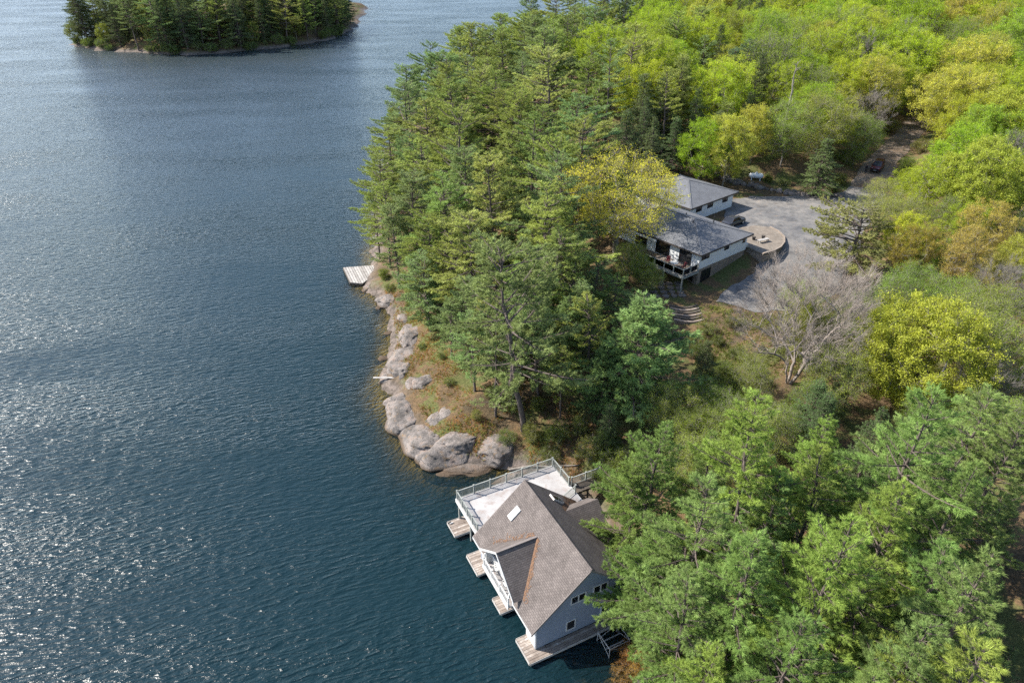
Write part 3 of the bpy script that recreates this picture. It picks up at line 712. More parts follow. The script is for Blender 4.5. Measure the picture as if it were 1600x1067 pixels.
# skylight and roof vent
def on_front(x, y, d): return (x - SL * d / math.hypot(1, SL), y, fz(x) + d / math.hypot(1, SL))
def quadbox(name, par, m, P4, fn, d0, d1):
    V = [fn(x, y, d0) for x, y in P4] + [fn(x, y, d1) for x, y in P4]
    return pymesh(name, V, BOXF, m, par)
sk = quadbox('skylight', bh, M['white'], [(2.95, -2.2), (3.95, -2.2), (3.95, -1.5), (2.95, -1.5)], on_front, 0.0, 0.13)
quadbox('pane', sk, M['lens'], [(3.05, -2.12), (3.85, -2.12), (3.85, -1.58), (3.05, -1.58)], on_front, 0.131, 0.15)
def on_back(x, y, d): return (x + SL * d / math.hypot(1, SL), y, RZ - (x - RX) * SL + d / math.hypot(1, SL))
vt = quadbox('roof_skylight', bh, M['fascia'], [(7.5, -1.9), (8.6, -1.9), (8.6, -1.1), (7.5, -1.1)], on_back, 0.0, 0.16)
quadbox('pane', vt, M['glass'], [(7.6, -1.82), (8.5, -1.82), (8.5, -1.18), (7.6, -1.18)], on_back, 0.161, 0.18)
# lake-side dormer with balcony
DC, DH, DE, DR, DF = -5.45, 3.3, 3.9, 6.68, -0.15
xr = (DR - EZ) / SL; xe = (DE - EZ) / SL
dor = slab('dormer_roof', bh, M['shingle_x'], [(DF, DC + DH, DE), (DF, DC, DR), (xr + .05, DC, DR), (xe, DC + DH, DE)], 0.13)
slab('dormer_roof', bh, M['shingle_x'], [(DF, DC - DH, DE), (xe, DC - DH, DE), (xr + .05, DC, DR), (DF, DC, DR)], 0.13)
bar('ridge_board', dor, M['trimbrown'], (DF - 0.05, DC, DR + 0.02), (xr - 0.05, DC, DR + 0.02), 0.2, 0.06)
for s in (1, -1):
    y0 = DC + s * DH
    pymesh('barge_board', [(DF - 0.05, y0, DE - 0.2), (DF - 0.05, DC, DR - 0.22), (DF - 0.05, DC, DR + 0.02), (DF - 0.05, y0, DE + 0.03), (DF - 0.003, y0, DE - 0.2), (DF - 0.003, DC, DR - 0.22), (DF - 0.003, DC, DR + 0.02), (DF - 0.003, y0, DE + 0.03)], BOXF, M['white'], dor)
    ys = DC + s * 2.62
    pymesh('dormer_cheek', [(0.05, ys - 0.06, 2.62), (1.3, ys - 0.06, 2.62), (1.3, ys - 0.06, 4.4), (0.05, ys - 0.06, 4.3), (0.05, ys + 0.06, 2.62), (1.3, ys + 0.06, 2.62), (1.3, ys + 0.06, 4.4), (0.05, ys + 0.06, 4.3)], BOXF, M['white'], bh)
P = [(DC - 2.6, 2.6), (DC + 2.6, 2.6), (DC + 2.6, 4.38), (DC, 6.45), (DC - 2.6, 4.38)]
dw = pymesh('dormer_wall', [(1.2, y, z) for y, z in P] + [(1.32, y, z) for y, z in P], [(4, 3, 2, 1, 0), (5, 6, 7, 8, 9)] + [(i, (i + 1) % 5, 5 + (i + 1) % 5, 5 + i) for i in range(5)], M['siding_y'], bh)
window(dw, 'x', 1.2, DC - 1.2, DC + 1.2, 2.72, 4.75, -1, 0.1, 1, name='balcony_door')
for y in (DC - 1.95, DC + 1.95): window(dw, 'x', 1.2, y - 0.45, y + 0.45, 3.1, 4.25, -1, 0.09)
box('balcony_floor', bh, M['deckfloor'], -0.3, 1.2, DC - 2.55, DC + 2.55, 2.45, 2.6)
box('balcony_fascia', bh, M['white'], -0.36, -0.302, DC - 2.6, DC + 2.6, 2.3, 2.64)
railing(bh, (-0.24, DC + 2.45), (-0.24, DC - 2.45), 2.6, 3, 1.0, M['white'])
for y in (DC + 2.45, DC - 2.45): box('balcony_post', bh, M['white'], -0.2, -0.06, y - 0.06, y + 0.06, 3.7, 4.1)
# inland dormer
IC, IH, IE, IR = -3.2, 1.7, 4.4, 5.75
bx_r = RX + (RZ - IR) / SL; bx_e = RX + (RZ - IE) / SL
idr = slab('inland_dormer_roof', bh, M['shingle_x'], [(bx_r - .05, IC, IR), (11.6, IC, IR), (11.6, IC + IH, IE), (bx_e, IC + IH, IE)], 0.12)
slab('inland_dormer_roof', bh, M['shingle_x'], [(bx_r - .05, IC, IR), (bx_e, IC - IH, IE), (11.6, IC - IH, IE), (11.6, IC, IR)], 0.12)
P = [(IC - 1.45, 2.6), (IC + 1.45, 2.6), (IC + 1.45, IE + 0.05), (IC, IR - 0.2), (IC - 1.45, IE + 0.05)]
iw = pymesh('inland_dormer_wall', [(11.0, y, z) for y, z in P] + [(11.12, y, z) for y, z in P], [(0, 1, 2, 3, 4), (9, 8, 7, 6, 5)] + [(i, 5 + i, 5 + (i + 1) % 5, (i + 1) % 5) for i in range(5)], M['siding_y'], bh)
for s in (1, -1):
    ys = IC + s * 1.4
    pymesh('dormer_cheek', [(bx_e, ys - .05, IE - .9), (11.0, ys - .05, 2.6), (11.0, ys - .05, IE), (bx_e, ys - .05, IE), (bx_e, ys + .05, IE - .9), (11.0, ys + .05, 2.6), (11.0, ys + .05, IE), (bx_e, ys + .05, IE)], BOXF, M['fascia'], bh)
# rust needle litter caught in the roof valleys and on the roof
r_ = np.random.default_rng(5)
def litter_on(name, fn, pts, par):
    pts = np.array(pts); n = len(pts); a = r_.uniform(0, math.pi, n); L = r_.uniform(0.03, 0.09, n); w = r_.uniform(0.015, 0.035, n)
    dx = np.cos(a); dy = np.sin(a); d = r_.uniform(0.01, 0.05, n)
    Q = []
    for sx, sy in ((-1, -1), (1, -1), (1, 1), (-1, 1)):
        xx = pts[:, 0] + dx * L * sx - dy * w * sy; yy = pts[:, 1] + dy * L * sx + dx * w * sy
        z = np.array([fn(x_, y_) for x_, y_ in zip(xx, yy)]) + d
        Q.append(np.stack([xx, yy, z], 1))
    V = np.stack(Q, 1).reshape(-1, 3); F = np.arange(len(V)).reshape(-1, 4)
    o = mesh_obj(name, npmesh(name, V, F, M['litter']), par); o['kind'] = 'stuff'; return o
# right-hand valley runs from (xe, DC-DH) up to (xr, DC)
t = r_.uniform(0, 0.97, 520) ** 0.8; off = np.abs(r_.normal(0, 0.2, 520)) * (1.3 - t * 0.6) * r_.uniform(.2, 1.6, 520) * (.5 + fbm(np.c_[t * 9, t * 0, t * 0], 8, 2))
vx = xe + (xr - xe) * t; vy = DC - DH + DH * t
litter_on('needle_litter', lambda x, y: fz(x), np.c_[vx, vy - off - 0.04], bh)
t = r_.uniform(0.1, 1, 120); vx = xe + (xr - xe) * t; vy = DC + DH - DH * t
litter_on('needle_litter', lambda x, y: fz(x), np.c_[vx, vy + np.abs(r_.normal(0, 0.3, 120)) + 0.05], bh)
t = r_.uniform(0, 1, 900); vx = bx_r + (bx_e - bx_r) * t; vy = IC + IH * t
litter_on('needle_litter', lambda x, y: RZ - (x - RX) * SL, np.c_[vx, vy + np.abs(r_.normal(0, 0.25, 900)) + 0.04], bh)
litter_on('needle_litter', lambda x, y: RZ - (x - RX) * SL, np.c_[r_.uniform(9.6, 11.7, 900), -np.abs(r_.normal(0.1, 0.5, 900)) - 0.05], bh)

# deck beyond the far gable
DZ = 2.97
dk = tag(empty('upper_deck', (-3.67, 45.23, 0), BH_A), 'white coated upper deck with grey railings on the end of the boathouse', 'deck')
box('deck_floor', dk, M['deckfloor'], 0.62, 11.8, -0.35, 5.55, DZ - 0.12, DZ)
boxes('deck_fascia', dk, M['white'], [(0.56, 0.618, -0.3, 5.6, DZ - 0.42, DZ + 0.01), (0.62, 11.8, 5.552, 5.61, DZ - 0.42, DZ + 0.01), (11.802, 11.86, -0.3, 5.6, DZ - 0.42, DZ + 0.01)])
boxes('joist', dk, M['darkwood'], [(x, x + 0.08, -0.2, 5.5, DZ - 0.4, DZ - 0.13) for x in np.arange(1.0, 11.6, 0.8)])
railing(dk, (0.72, 5.46), (11.7, 5.46), DZ, 6)
railing(dk, (0.72, 5.46), (0.72, 0.5), DZ, 4, endposts=(False, True))
railing(dk, (11.7, 5.46), (11.7, 2.1), DZ, 2, endposts=(False, True))
railing(dk, (11.7, 0.85), (9.6, 0.05), DZ, 1)
for x, y in ((0.8, 5.3), (0.8, 2.4), (4.4, 5.3), (8.0, 5.3), (11.5, 5.3), (8.0, 1.5)):
    box('support_post', dk, M['rail'], x - 0.08, x + 0.08, y - 0.08, y + 0.08, -2.5 if x < 7 else -0.6, DZ - 0.42)
# walkway from the deck to the bank
wk = tag(empty('walkway', (-3.67, 45.23, 0), BH_A), 'grey plank walkway linking the upper deck to the bank', 'walkway')
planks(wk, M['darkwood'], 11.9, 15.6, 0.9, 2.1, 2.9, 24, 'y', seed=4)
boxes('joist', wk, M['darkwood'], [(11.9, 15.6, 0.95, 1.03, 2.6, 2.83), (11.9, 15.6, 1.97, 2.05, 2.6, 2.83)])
railing(wk, (12.0, 2.05), (15.4, 2.05), 2.9, 2)
for x in (13.4, 15.3): box('support_post', wk, M['darkwood'], x - 0.07, x + 0.07, 1.0, 1.14, -0.5, 2.6)

# finger docks between the boat slips
def finger(label, x0, x1, y0, y1, n, seed, along='y', items=False):
    d = tag(empty('finger_dock', (-3.67, 45.23, 0), BH_A), label, 'dock', 'finger docks of the boathouse')
    z = 0.5
    planks(d, M['dock'], x0, x1, y0, y1, z, n, along, seed=seed)
    boxes('edge_beam', d, M['paledock'], [(x0 - 0.07, x0 - 0.034, y0, y1, z - 0.26, z + 0.015), (x0, x1, y0 - 0.075, y0 - 0.034, z - 0.26, z + 0.01), (x0, x1, y1 + 0.034, y1 + 0.075, z - 0.26, z + 0.01)])
    boxes('joist', d, M['darkwood'], [(x0 + 0.1, x1 - 0.1, y0 + 0.08, y0 + 0.2, z - 0.3, z - 0.065), (x0 + 0.1, x1 - 0.1, y1 - 0.2, y1 - 0.08, z - 0.3, z - 0.065)])
    for x in (x0 + 0.25, min(x0 + 2.4, x1 - 0.2)):
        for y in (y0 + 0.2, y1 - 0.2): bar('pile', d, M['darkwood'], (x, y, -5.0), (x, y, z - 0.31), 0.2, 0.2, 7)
    return d
finger('square finger dock beneath the corner of the upper deck', -0.55, 4.2, 3.25, 5.3, 8, 1, 'x')
finger('pale finger dock below the front roof between deck and balcony', -0.5, 10.2, -2.1, 0.5, 10, 2, 'x')
finger('finger dock sticking out under the balcony', -0.4, 10.2, -6.8, -5.1, 7, 3, 'x')
nd = finger('walkway dock along the near gable wall with the windows', -0.38, 1.5, -12.2, -9.7, 10, 4, 'x')
planks(nd, M['dock'], 1.52, 8.9, -12.2, WY0 - 0.03, 0.5, 4, 'x', seed=8)
boxes('edge_beam', nd, M['paledock'], [(1.52, 8.95, -12.275, -12.234, 0.24, 0.51)])
for x in (4.2, 7.2, 8.7): bar('pile', nd, M['darkwood'], (x, -12.05, -3.0), (x, -12.05, 0.44), 0.2, 0.2, 7)
for i, (x, y, m_) in enumerate(((-0.4, 5.1, 'plastic'), (-0.25, 4.95, 'white'))):
    q = pymesh('mooring_cleat', [(x - .12, y - .04, .5), (x + .12, y - .04, .5), (x + .12, y + .04, .5), (x - .12, y + .04, .5), (x - .2, y - .03, .62), (x + .2, y - .03, .62), (x + .2, y + .03, .62), (x - .2, y + .03, .62)], BOXF, M[m_])
    q.location = (-3.67, 45.23, 0); q.rotation_euler = (0, 0, BH_A)
    tag(q, ['dark', 'white'][i] + ' mooring cleat on the far corner of the square finger dock', 'cleat')

# pipe frame of a boat lift beside the near gable
lf = tag(empty('boat_lift', (-3.67, 45.23, 0), BH_A), 'galvanised pipe boat lift standing in shaded water by the near gable', 'boat lift')
FX = [(5.9, -12.6), (7.9, -12.6), (7.9, -14.4), (5.9, -14.4)]
for x, y in FX: bar('post', lf, M['metal'], (x, y, -2.5), (x, y, 1.25), 0.09, 0.09, 8)
for i in range(4):
    a, b = FX[i], FX[(i + 1) % 4]; bar('rail', lf, M['metal'], (*a, 1.1), (*b, 1.1), 0.08, 0.08, 8)
    bar('brace', lf, M['metal'], (*a, 0.1), (*b, 1.05), 0.05, 0.05, 6)
for y in (-13.1, -13.8): bar('bunk', lf, M['metal'], (5.9, y, 0.35), (7.9, y, 0.35), 0.1, 0.08)

# balcony and deck furniture
def chair(name, label, loc, rz, m, group=None, cush=None):
    c = tag(empty(name, loc, rz), label, 'chair', group)
    box('seat', c, cush or m, -0.27, 0.27, -0.26, 0.26, 0.38, 0.44)
    pymesh('backrest', [(-.27, .22, .46), (.27, .22, .46), (.27, .26, .46), (-.27, .26, .46), (-.27, .38, .98), (.27, .38, .98), (.27, .42, .98), (-.27, .42, .98)], BOXF, cush or m, c)
    for x in (-.25, .25):
        bar('leg', c, m, (x, -.24, 0), (x, -.22, .38), 0.05); bar('leg', c, m, (x, .3, 0), (x, .22, .38), 0.05)
        bar('armrest', c, m, (x * 1.12, -.26, .63), (x * 1.12, .28, .63), 0.07, 0.04)
        bar('arm_support', c, m, (x * 1.12, -.24, .42), (x * 1.12, -.24, .61), 0.04)
    return c
def bl(x, y, z):
    c, s = math.cos(BH_A), math.sin(BH_A); return (-3.67 + x * c - y * s, 45.23 + x * s + y * c, z)
chair('deck_chair', 'white chair on the boathouse balcony nearer the upper deck', bl(0.5, DC + 1.3, 2.6), BH_A - R(80), M['white'], 'chairs on the boathouse balcony')
chair('deck_chair', 'white chair on the boathouse balcony nearer the near gable', bl(0.5, DC - 0.6, 2.6), BH_A - R(100), M['white'], 'chairs on the boathouse balcony')

# ------------------------------------------------------------------ swim dock at the point
sd_ = [at(536, 418, .55), at(592, 414, .55), at(587, 428, .55), at(566, 443, .55), at(547, 441, .55)]
c0 = sum(sd_) / 5
sdk = tag(empty('swim_dock', (c0[0], c0[1], 0)), 'silver grey plank swim dock with a cut corner at the pine point', 'dock')
poly = np.array([(p - c0)[:2] for p in sd_])
ax = nrm(poly[4] - poly[0]); bx_ = np.array([-ax[1], ax[0]])
if bx_ @ (poly[1] - poly[0]) < 0: bx_ = -bx_
u = (poly - poly[0]) @ bx_; 
nb = 14; um = u.max()
for i in range(nb):
    ua, ub = um * i / nb + 0.035, um * (i + 1) / nb - 0.035
    # clip the outline to this strip
    def clip(Pn, n, c):
        out = []
        for k in range(len(Pn)):
            p, q = Pn[k], Pn[(k + 1) % len(Pn)]; a = p @ n - c; b = q @ n - c
            if a >= 0: out.append(p)
            if a * b < 0: out.append(p + (q - p) * a / (a - b))
        return out
    q = clip(list(poly - poly[0]), bx_, ua)
    if len(q) > 2: q = clip(q, -bx_, -ub)
    if len(q) < 3: continue
    q = [p + poly[0] for p in q]
    if sum(q[k][0] * q[(k + 1) % len(q)][1] - q[(k + 1) % len(q)][0] * q[k][1] for k in range(len(q))) < 0: q = q[::-1]
    slab('plank', sdk, M['paledock'] if (i * 5) % 7 > 2 else M['greydock'], [(p[0], p[1], .55 + 0.008 * ((i * 7) % 3 - 1)) for p in q], 0.06)
for i in range(5):
    a = poly[i]; b = poly[(i + 1) % 5]; bar('edge_beam', sdk, M['darkwood'], (*a, .3), (*b, .3), 0.12, 0.32)
    bar('pile', sdk, M['darkwood'], (*(a * .9), -3), (*(a * .9), .45), 0.22, 0.22, 7)
# ------------------------------------------------------------------ the house and the garage
def hip_roof(par, m, w, d, ze, za, th=0.14):
    a = (w / 2, w / 2, za); b = (w / 2, d - w / 2, za)
    if d <= w + 0.2: a = (w / 2, d / 2 - 0.4, za); b = (w / 2, d / 2 + 0.4, za)
    c = [(0, 0, ze), (w, 0, ze), (w, d, ze), (0, d, ze)]
    for pts in ([c[0], c[1], a], [c[1], c[2], b, a], [c[2], c[3], b], [c[3], c[0], a, b]):
        P = [Vector(p) for p in pts]; n = (P[1] - P[0]).cross(P[2] - P[0]).normalized()
        slab('roof', par, m, pts, th)
    for p, q in ((c[0], a), (c[1], a), (c[2], b), (c[3], b), (a, b)):
        bar('hip_cap', par, m, (p[0], p[1], p[2] + 0.02), (q[0], q[1], q[2] + 0.02), 0.28, 0.05)
    e = 0.05
    for (x0, x1, y0, y1) in ((-e, w + e, -e, -0.004), (-e, w + e, d + 0.004, d + e), (-e, -0.004, 0, d), (w + 0.004, w + e, 0, d)):
        box('fascia', par, M['darkfascia'], x0, x1, y0, y1, ze - 0.24, ze - 0.01)
    box('soffit', par, M['white'], 0.01, w - 0.01, 0.01, d - 0.01, ze - 0.22, ze - 0.17)

HO = (26.7, 88.5); HA = math.atan2(8.0, 9.8); HW, HD = 12.6, 19.0
house = tag(empty('house', (*HO, 0), HA), 'white and stone two storey house with grey hip roof and lake deck', 'house')
def hl(x, y, z, o=HO, a=HA):
    c, s = math.cos(a), math.sin(a); return (o[0] + x * c - y * s, o[1] + x * s + y * c, z)
hip_roof(house, M['greyroof'], HW, HD, 12.55, 14.55)
boxes('stone_wall', house, M['stonewall'], [(0.64, HW - 0.64, 0.64, 0.9, 6.0, 9.93)])
boxes('stone_wall', house, M['stonewall_y'], [(0.64, 0.9, 0.902, HD - 0.6, 6.0, 9.93), (HW - 0.9, HW - 0.64, 0.902, HD - 0.6, 6.0, 9.93)])
ew = boxes('upper_wall', house, M['bswhite'], [(0.58, HW - 0.58, 0.58, 0.85, 9.935, 12.36)])
sw = boxes('upper_wall', house, M['bswhite_y'], [(0.58, 0.85, 0.852, HD - 0.6, 9.935, 12.36), (HW - 0.85, HW - 0.58, 0.852, HD - 0.6, 9.935, 12.36)])
box('back_wall', house, M['bswhite'], 0.86, HW - 0.86, HD - 0.85, HD - 0.6, 6.0, 12.36)
window(ew, 'y', 0.58, 0.95, 2.75, 11.25, 12.15, -1, 0.08, 1, m=M['plastic'])
window(ew, 'y', 0.58, 6.3, 7.4, 11.35, 12.2, -1, 0.08, 0, m=M['plastic'])
window(ew, 'y', 0.58, 10.9, 11.5, 11.3, 12.1, -1, 0.08, 0, m=M['plastic'])
window(house, 'y', 0.64, 1.5, 3.7, 7.5, 9.5, -1, 0.1, 1, name='patio_door', m=M['plastic'])
window(house, 'x', 0.64, 1.3, 3.2, 7.8, 9.4, -1, 0.1, 1, m=M['plastic'])
for y0, y1 in ((2.0, 4.2), (6.0, 8.6), (10.4, 12.6)): window(sw, 'x', 0.58, y0, y1, 10.05, 12.1, -1, 0.08, 1, name='sliding_door', m=M['plastic'])
box('corner_board', ew, M['white'], 0.55, 0.7, 0.55, 0.575, 9.94, 12.36)
for x, y, h_ in ((8.6, 4.6, 1.1), (5.4, 6.0, 0.35), (7.6, 9.0, 0.3)):
    z = 12.55 + min(x, HW - x, y) * (2.0 / 6.3); bar('vent_pipe', house, M['plastic'], (x, y, z - 0.1), (x, y, z + h_), 0.16, 0.16, 8)
# lake deck
hd = tag(empty('house_deck', (*HO, 0), HA), 'raised wooden deck with railing along the lake side of the house', 'deck')
planks(hd, M['dock'], -2.9, 0.55, 0.5, 7.6, 9.9, 26, 'y', seed=12)
boxes('rim_beam', hd, M['rail'], [(-2.98, -2.92, 0.45, 7.6, 9.55, 9.86), (-2.9, 0.55, 0.4, 0.46, 9.55, 9.86)])
for y in (0.6, 4.0, 7.3): box('support_post', hd, M['rail'], -2.86, -2.7, y, y + 0.16, hz(*hl(-2.8, y, 0)[:2]) - 0.3, 9.83)
railing(hd, (-2.85, 0.6), (-2.85, 7.5), 9.9, 4, 1.0, M['rail'], balus=False); railing(hd, (-2.85, 0.6), (0.4, 0.6), 9.9, 2, 1.0, M['rail'], endposts=(False, True), balus=False)
for i in range(4):
    y0 = 0.6 + 6.9 * i / 4 + 0.1; box('glass_panel', hd, M['clear'], -2.858, -2.842, y0, y0 + 6.9 / 4 - 0.2, 10.07, 10.86)
for x in (-2.75, -1.1): box('glass_panel', hd, M['clear'], x, x + 1.4, 0.592, 0.608, 10.07, 10.86)
for i, (px, py) in enumerate(((998, 367), (1023, 384))):
    P = at(px, py, 10.6); zb = hz(P[0], P[1])
    pc = tag(empty('porch_column', (P[0], P[1], zb), HA), ['white porch column under the yellow tree farther from the deck corner', 'white porch column under the yellow tree nearer the deck corner'][i], 'column', 'porch columns of the house')
    box('base', pc, M['white'], -.2, .2, -.2, .2, -.3, .25); box('shaft', pc, M['white'], -.14, .14, -.14, .14, .25, 12.1 - zb); box('capital', pc, M['white'], -.2, .2, -.2, .2, 12.1 - zb, 12.3 - zb)
box('porch_beam', house, M['white'], -0.45, -0.15, 8.0, 18.6, 12.1, 12.3)
chair('patio_chair', 'cushioned dark red chair on the house deck nearest its corner', hl(-0.8, 2.2, 9.9), HA - R(100), M['plastic'], 'chairs on the house deck', M['redcloth'])
chair('patio_chair', 'cushioned dark red chair on the house deck farther from its corner', hl(-0.9, 5.0, 9.9), HA - R(70), M['plastic'], 'chairs on the house deck', M['redcloth'])
tb = tag(empty('patio_table', hl(-1.3, 3.5, 9.9), HA), 'white round table between the red chairs on the house deck', 'table')
a_ = [2 * math.pi * k / 20 for k in range(20)]
slab('table_top', tb, M['white'], [(0.6 * math.cos(q), 0.6 * math.sin(q), 0.74) for q in a_], 0.05); bar('pedestal', tb, M['white'], (0, 0, 0.02), (0, 0, 0.69), 0.12, 0.12, 8); slab('foot', tb, M['white'], [(0.28 * math.cos(q), 0.28 * math.sin(q), 0.03) for q in a_], 0.03)

GO = (29.2, 106.4); GA = math.atan2(8.5, 10.2); GW, GD = 13.3, 12.8
gar = tag(empty('garage', (*GO, 0), GA), 'white single storey garage with grey hip roof behind the house', 'garage')
hip_roof(gar, M['greyroof'], GW, GD, 12.8, 14.8)
gw = boxes('wall', gar, M['bswhite'], [(0.6, GW - 0.6, 0.6, 0.85, 9.0, 12.62)]); box('wall', gar, M['bswhite'], 0.6, GW - 0.6, GD - 0.85, GD - 0.6, 9.0, 12.62)
ge = boxes('wall', gar, M['bswhite_y'], [(GW - 0.85, GW - 0.602, 0.852, GD - 0.852, 9.0, 12.62)]); box('wall', gar, M['bswhite_y'], 0.602, 0.85, 0.852, GD - 0.852, 9.0, 12.62)
for x in (2.3, 5.4, 9.6): window(gw, 'y', 0.6, x, x + 1.5, 11.45, 12.2, -1, 0.08, 1, m=M['plastic'])
for y in (1.8, 6.6):
    gd = box('garage_door', ge, M['white'], GW - 0.6, GW - 0.56, y, y + 4.2, 10.06, 12.3)
    for z in (10.6, 11.15, 11.7): box('door_seam', gd, M['fascia'], GW - 0.559, GW - 0.55, y + .02, y + 4.18, z, z + 0.03)

# ------------------------------------------------------------------ raised patio with curved wall, bench, planters
pp = [(35.6, 98.2), (37.7, 94.5), (39.5, 95.4), (41.2, 97.0), (42.4, 98.9), (43.1, 101.0), (43.0, 103.2), (42.2, 105.2), (40.0, 106.0), (37.2, 105.0), (35.4, 102.0)]
pat = tag(empty('raised_patio', (39, 100, 0)), 'buff concrete raised patio with curved edge beside the house', 'patio')
slab('paving', pat, M['concrete'], [(x - 39, y - 100, 10.14) for x, y in pp], 0.25)
slab('retaining_wall', pat, M['stonewall'], [(39 + (x - 39) * 0.985 - 39, 100 + (y - 100) * 0.985 - 100, 9.885) for x, y in pp], 4.0)
for i in range(1, 7):
    a = Vector((pp[i][0] - 39, pp[i][1] - 100, 10.21)); b = Vector((pp[i + 1][0] - 39, pp[i + 1][1] - 100, 10.21)); d = (b - a).normalized() * 0.01
    bar('kerb_stone', pat, M['stonewall'], a + d, b - d, 0.22, 0.14)
B_ = at(1192, 379, 10.06)
bn = tag(empty('garden_bench', (B_[0], B_[1], 10.14), R(25)), 'pale slatted bench in the middle of the raised patio', 'bench')
for y in (-.2, 0, .2): box('seat_slat', bn, M['paledock'], -1.0, 1.0, y - .08, y + .08, .42, .47)
for x in (-.8, .8):
    for y in (-.22, .22): box('leg', bn, M['paledock'], x - .05, x + .05, y - .05, y + .05, 0, .42)
for i, (dx, dy) in enumerate(((-1.2, 0.9), (0.4, 1.3))):
    pt = tag(empty('planter_pot', (B_[0] + dx, B_[1] + dy, 10.14)), 'dark planter pot behind the patio bench, ' + ['left one', 'right one'][i], 'planter', 'planter pots on the patio')
    V = [(r * math.cos(q), r * math.sin(q), z) for r, z in ((.2, 0), (.3, .5), (.26, .5), (.24, .44)) for q in a_[::2]]; k = 10
    F = [tuple(range(k - 1, -1, -1))] + [(j * k + i_, j * k + (i_ + 1) % k, (j + 1) * k + (i_ + 1) % k, (j + 1) * k + i_) for j in range(3) for i_ in range(k)]
    pymesh('pot', V, F, M['plastic'], pt); slab('soil', pt, M['darkwood'], [(.235 * math.cos(q), .235 * math.sin(q), .45) for q in a_[::2]], .05)
gr_ = at(1157, 387, 10.06)
br_ = tag(empty('white_crate', (gr_[0] + .6, gr_[1], 10.14), HA), 'small white storage box on the patio against the house', 'box')
box('body', br_, M['white'], -.5, .5, -.25, .25, 0, .5); box('lid', br_, M['white'], -.53, .53, -.28, .28, .503, .57)

# boulder edging behind the garage
SW = [at(1098, 270, 10.7), at(1160, 283, 10.7), at(1230, 298, 10.6), at(1318, 306, 10.4)]
swl = tag(empty('boulder_wall', (SW[1][0], SW[1][1], hz(SW[1][0], SW[1][1]))), 'low wall of loose grey boulders between the driveway and the woods', 'wall')
base = Vector(swl.location); rr = random.Random(3); V, F = ICO2
prot = []
for s in range(4):
    d = V * (1 + 0.5 * (fbm(V * 1.3 + s * 5, s + 60, 3) - 0.5))[:, None]; prot.append(npmesh('stone', d, F, M['granite'], False))
for seg in range(3):
    a, b = SW[seg], SW[seg + 1]; n = int(np.hypot(*(b - a)[:2]) / 0.85)
    for i in range(n):
        for row in range(2):
            p = a + (b - a) * (i + rr.random()) / n; x = p[0] + rr.uniform(-.5, .5); y = p[1] + rr.uniform(-.5, .5) + row * .7; s = rr.uniform(.32, .75)
            o = mesh_obj('stone', prot[rr.randrange(4)], swl); o.location = Vector((x, y, hz(x, y) + s * .25)) - base; o.scale = (s, s * rr.uniform(.7, 1), s * .7); o.rotation_euler = (rr.uniform(-.4, .4), rr.uniform(-.4, .4), rr.uniform(0, 6))

# flagstones and curved garden steps below the deck
fs = tag(empty('flagstone_terrace', (*at(1035, 455, 7.2)[:2], 0)), 'blue grey flagstone terrace in the shade below the house deck', 'terrace')
f0 = at(1035, 455, 7.2)
for i in range(5):
    for j in range(4):
        x = (i - 2) * 1.25 + rr.uniform(-.1, .1); y = (j - 1.5) * 1.2 + rr.uniform(-.1, .1); k = rr.randrange(5, 8); z = hz(f0[0] + x, f0[1] + y) + 0.16
        slab('flagstone', fs, M['concrete'] if (i + j) % 5 == 0 else M['granite'], [(x + .56 * math.cos(2 * math.pi * q / k + i) * rr.uniform(.85, 1.1), y + .54 * math.sin(2 * math.pi * q / k + i) * rr.uniform(.85, 1.1), z) for q in range(k)], .4)
s0 = at(1072, 500, 6.4); zb_ = hz(s0[0], s0[1])
gs = tag(empty('garden_steps', (s0[0], s0[1], 0)), 'curved timber garden steps climbing to the flagstone terrace', 'steps')
for i in range(6):
    y = i * 0.75 - 1.5; z = max(hz(s0[0], s0[1] + y), hz(s0[0] + 1, s0[1] + y)) + 0.12
    arc = [(-2.0 + 4.0 * t, y - 0.7 * math.sin(math.pi * t)) for t in np.linspace(0, 1, 9)]
    slab('step', gs, M['darkwood'] if i % 2 else M['dock2'], [(x, y_, z) for x, y_ in arc] + [(x, y_ + 0.42, z) for x, y_ in arc[::-1]], 0.5)

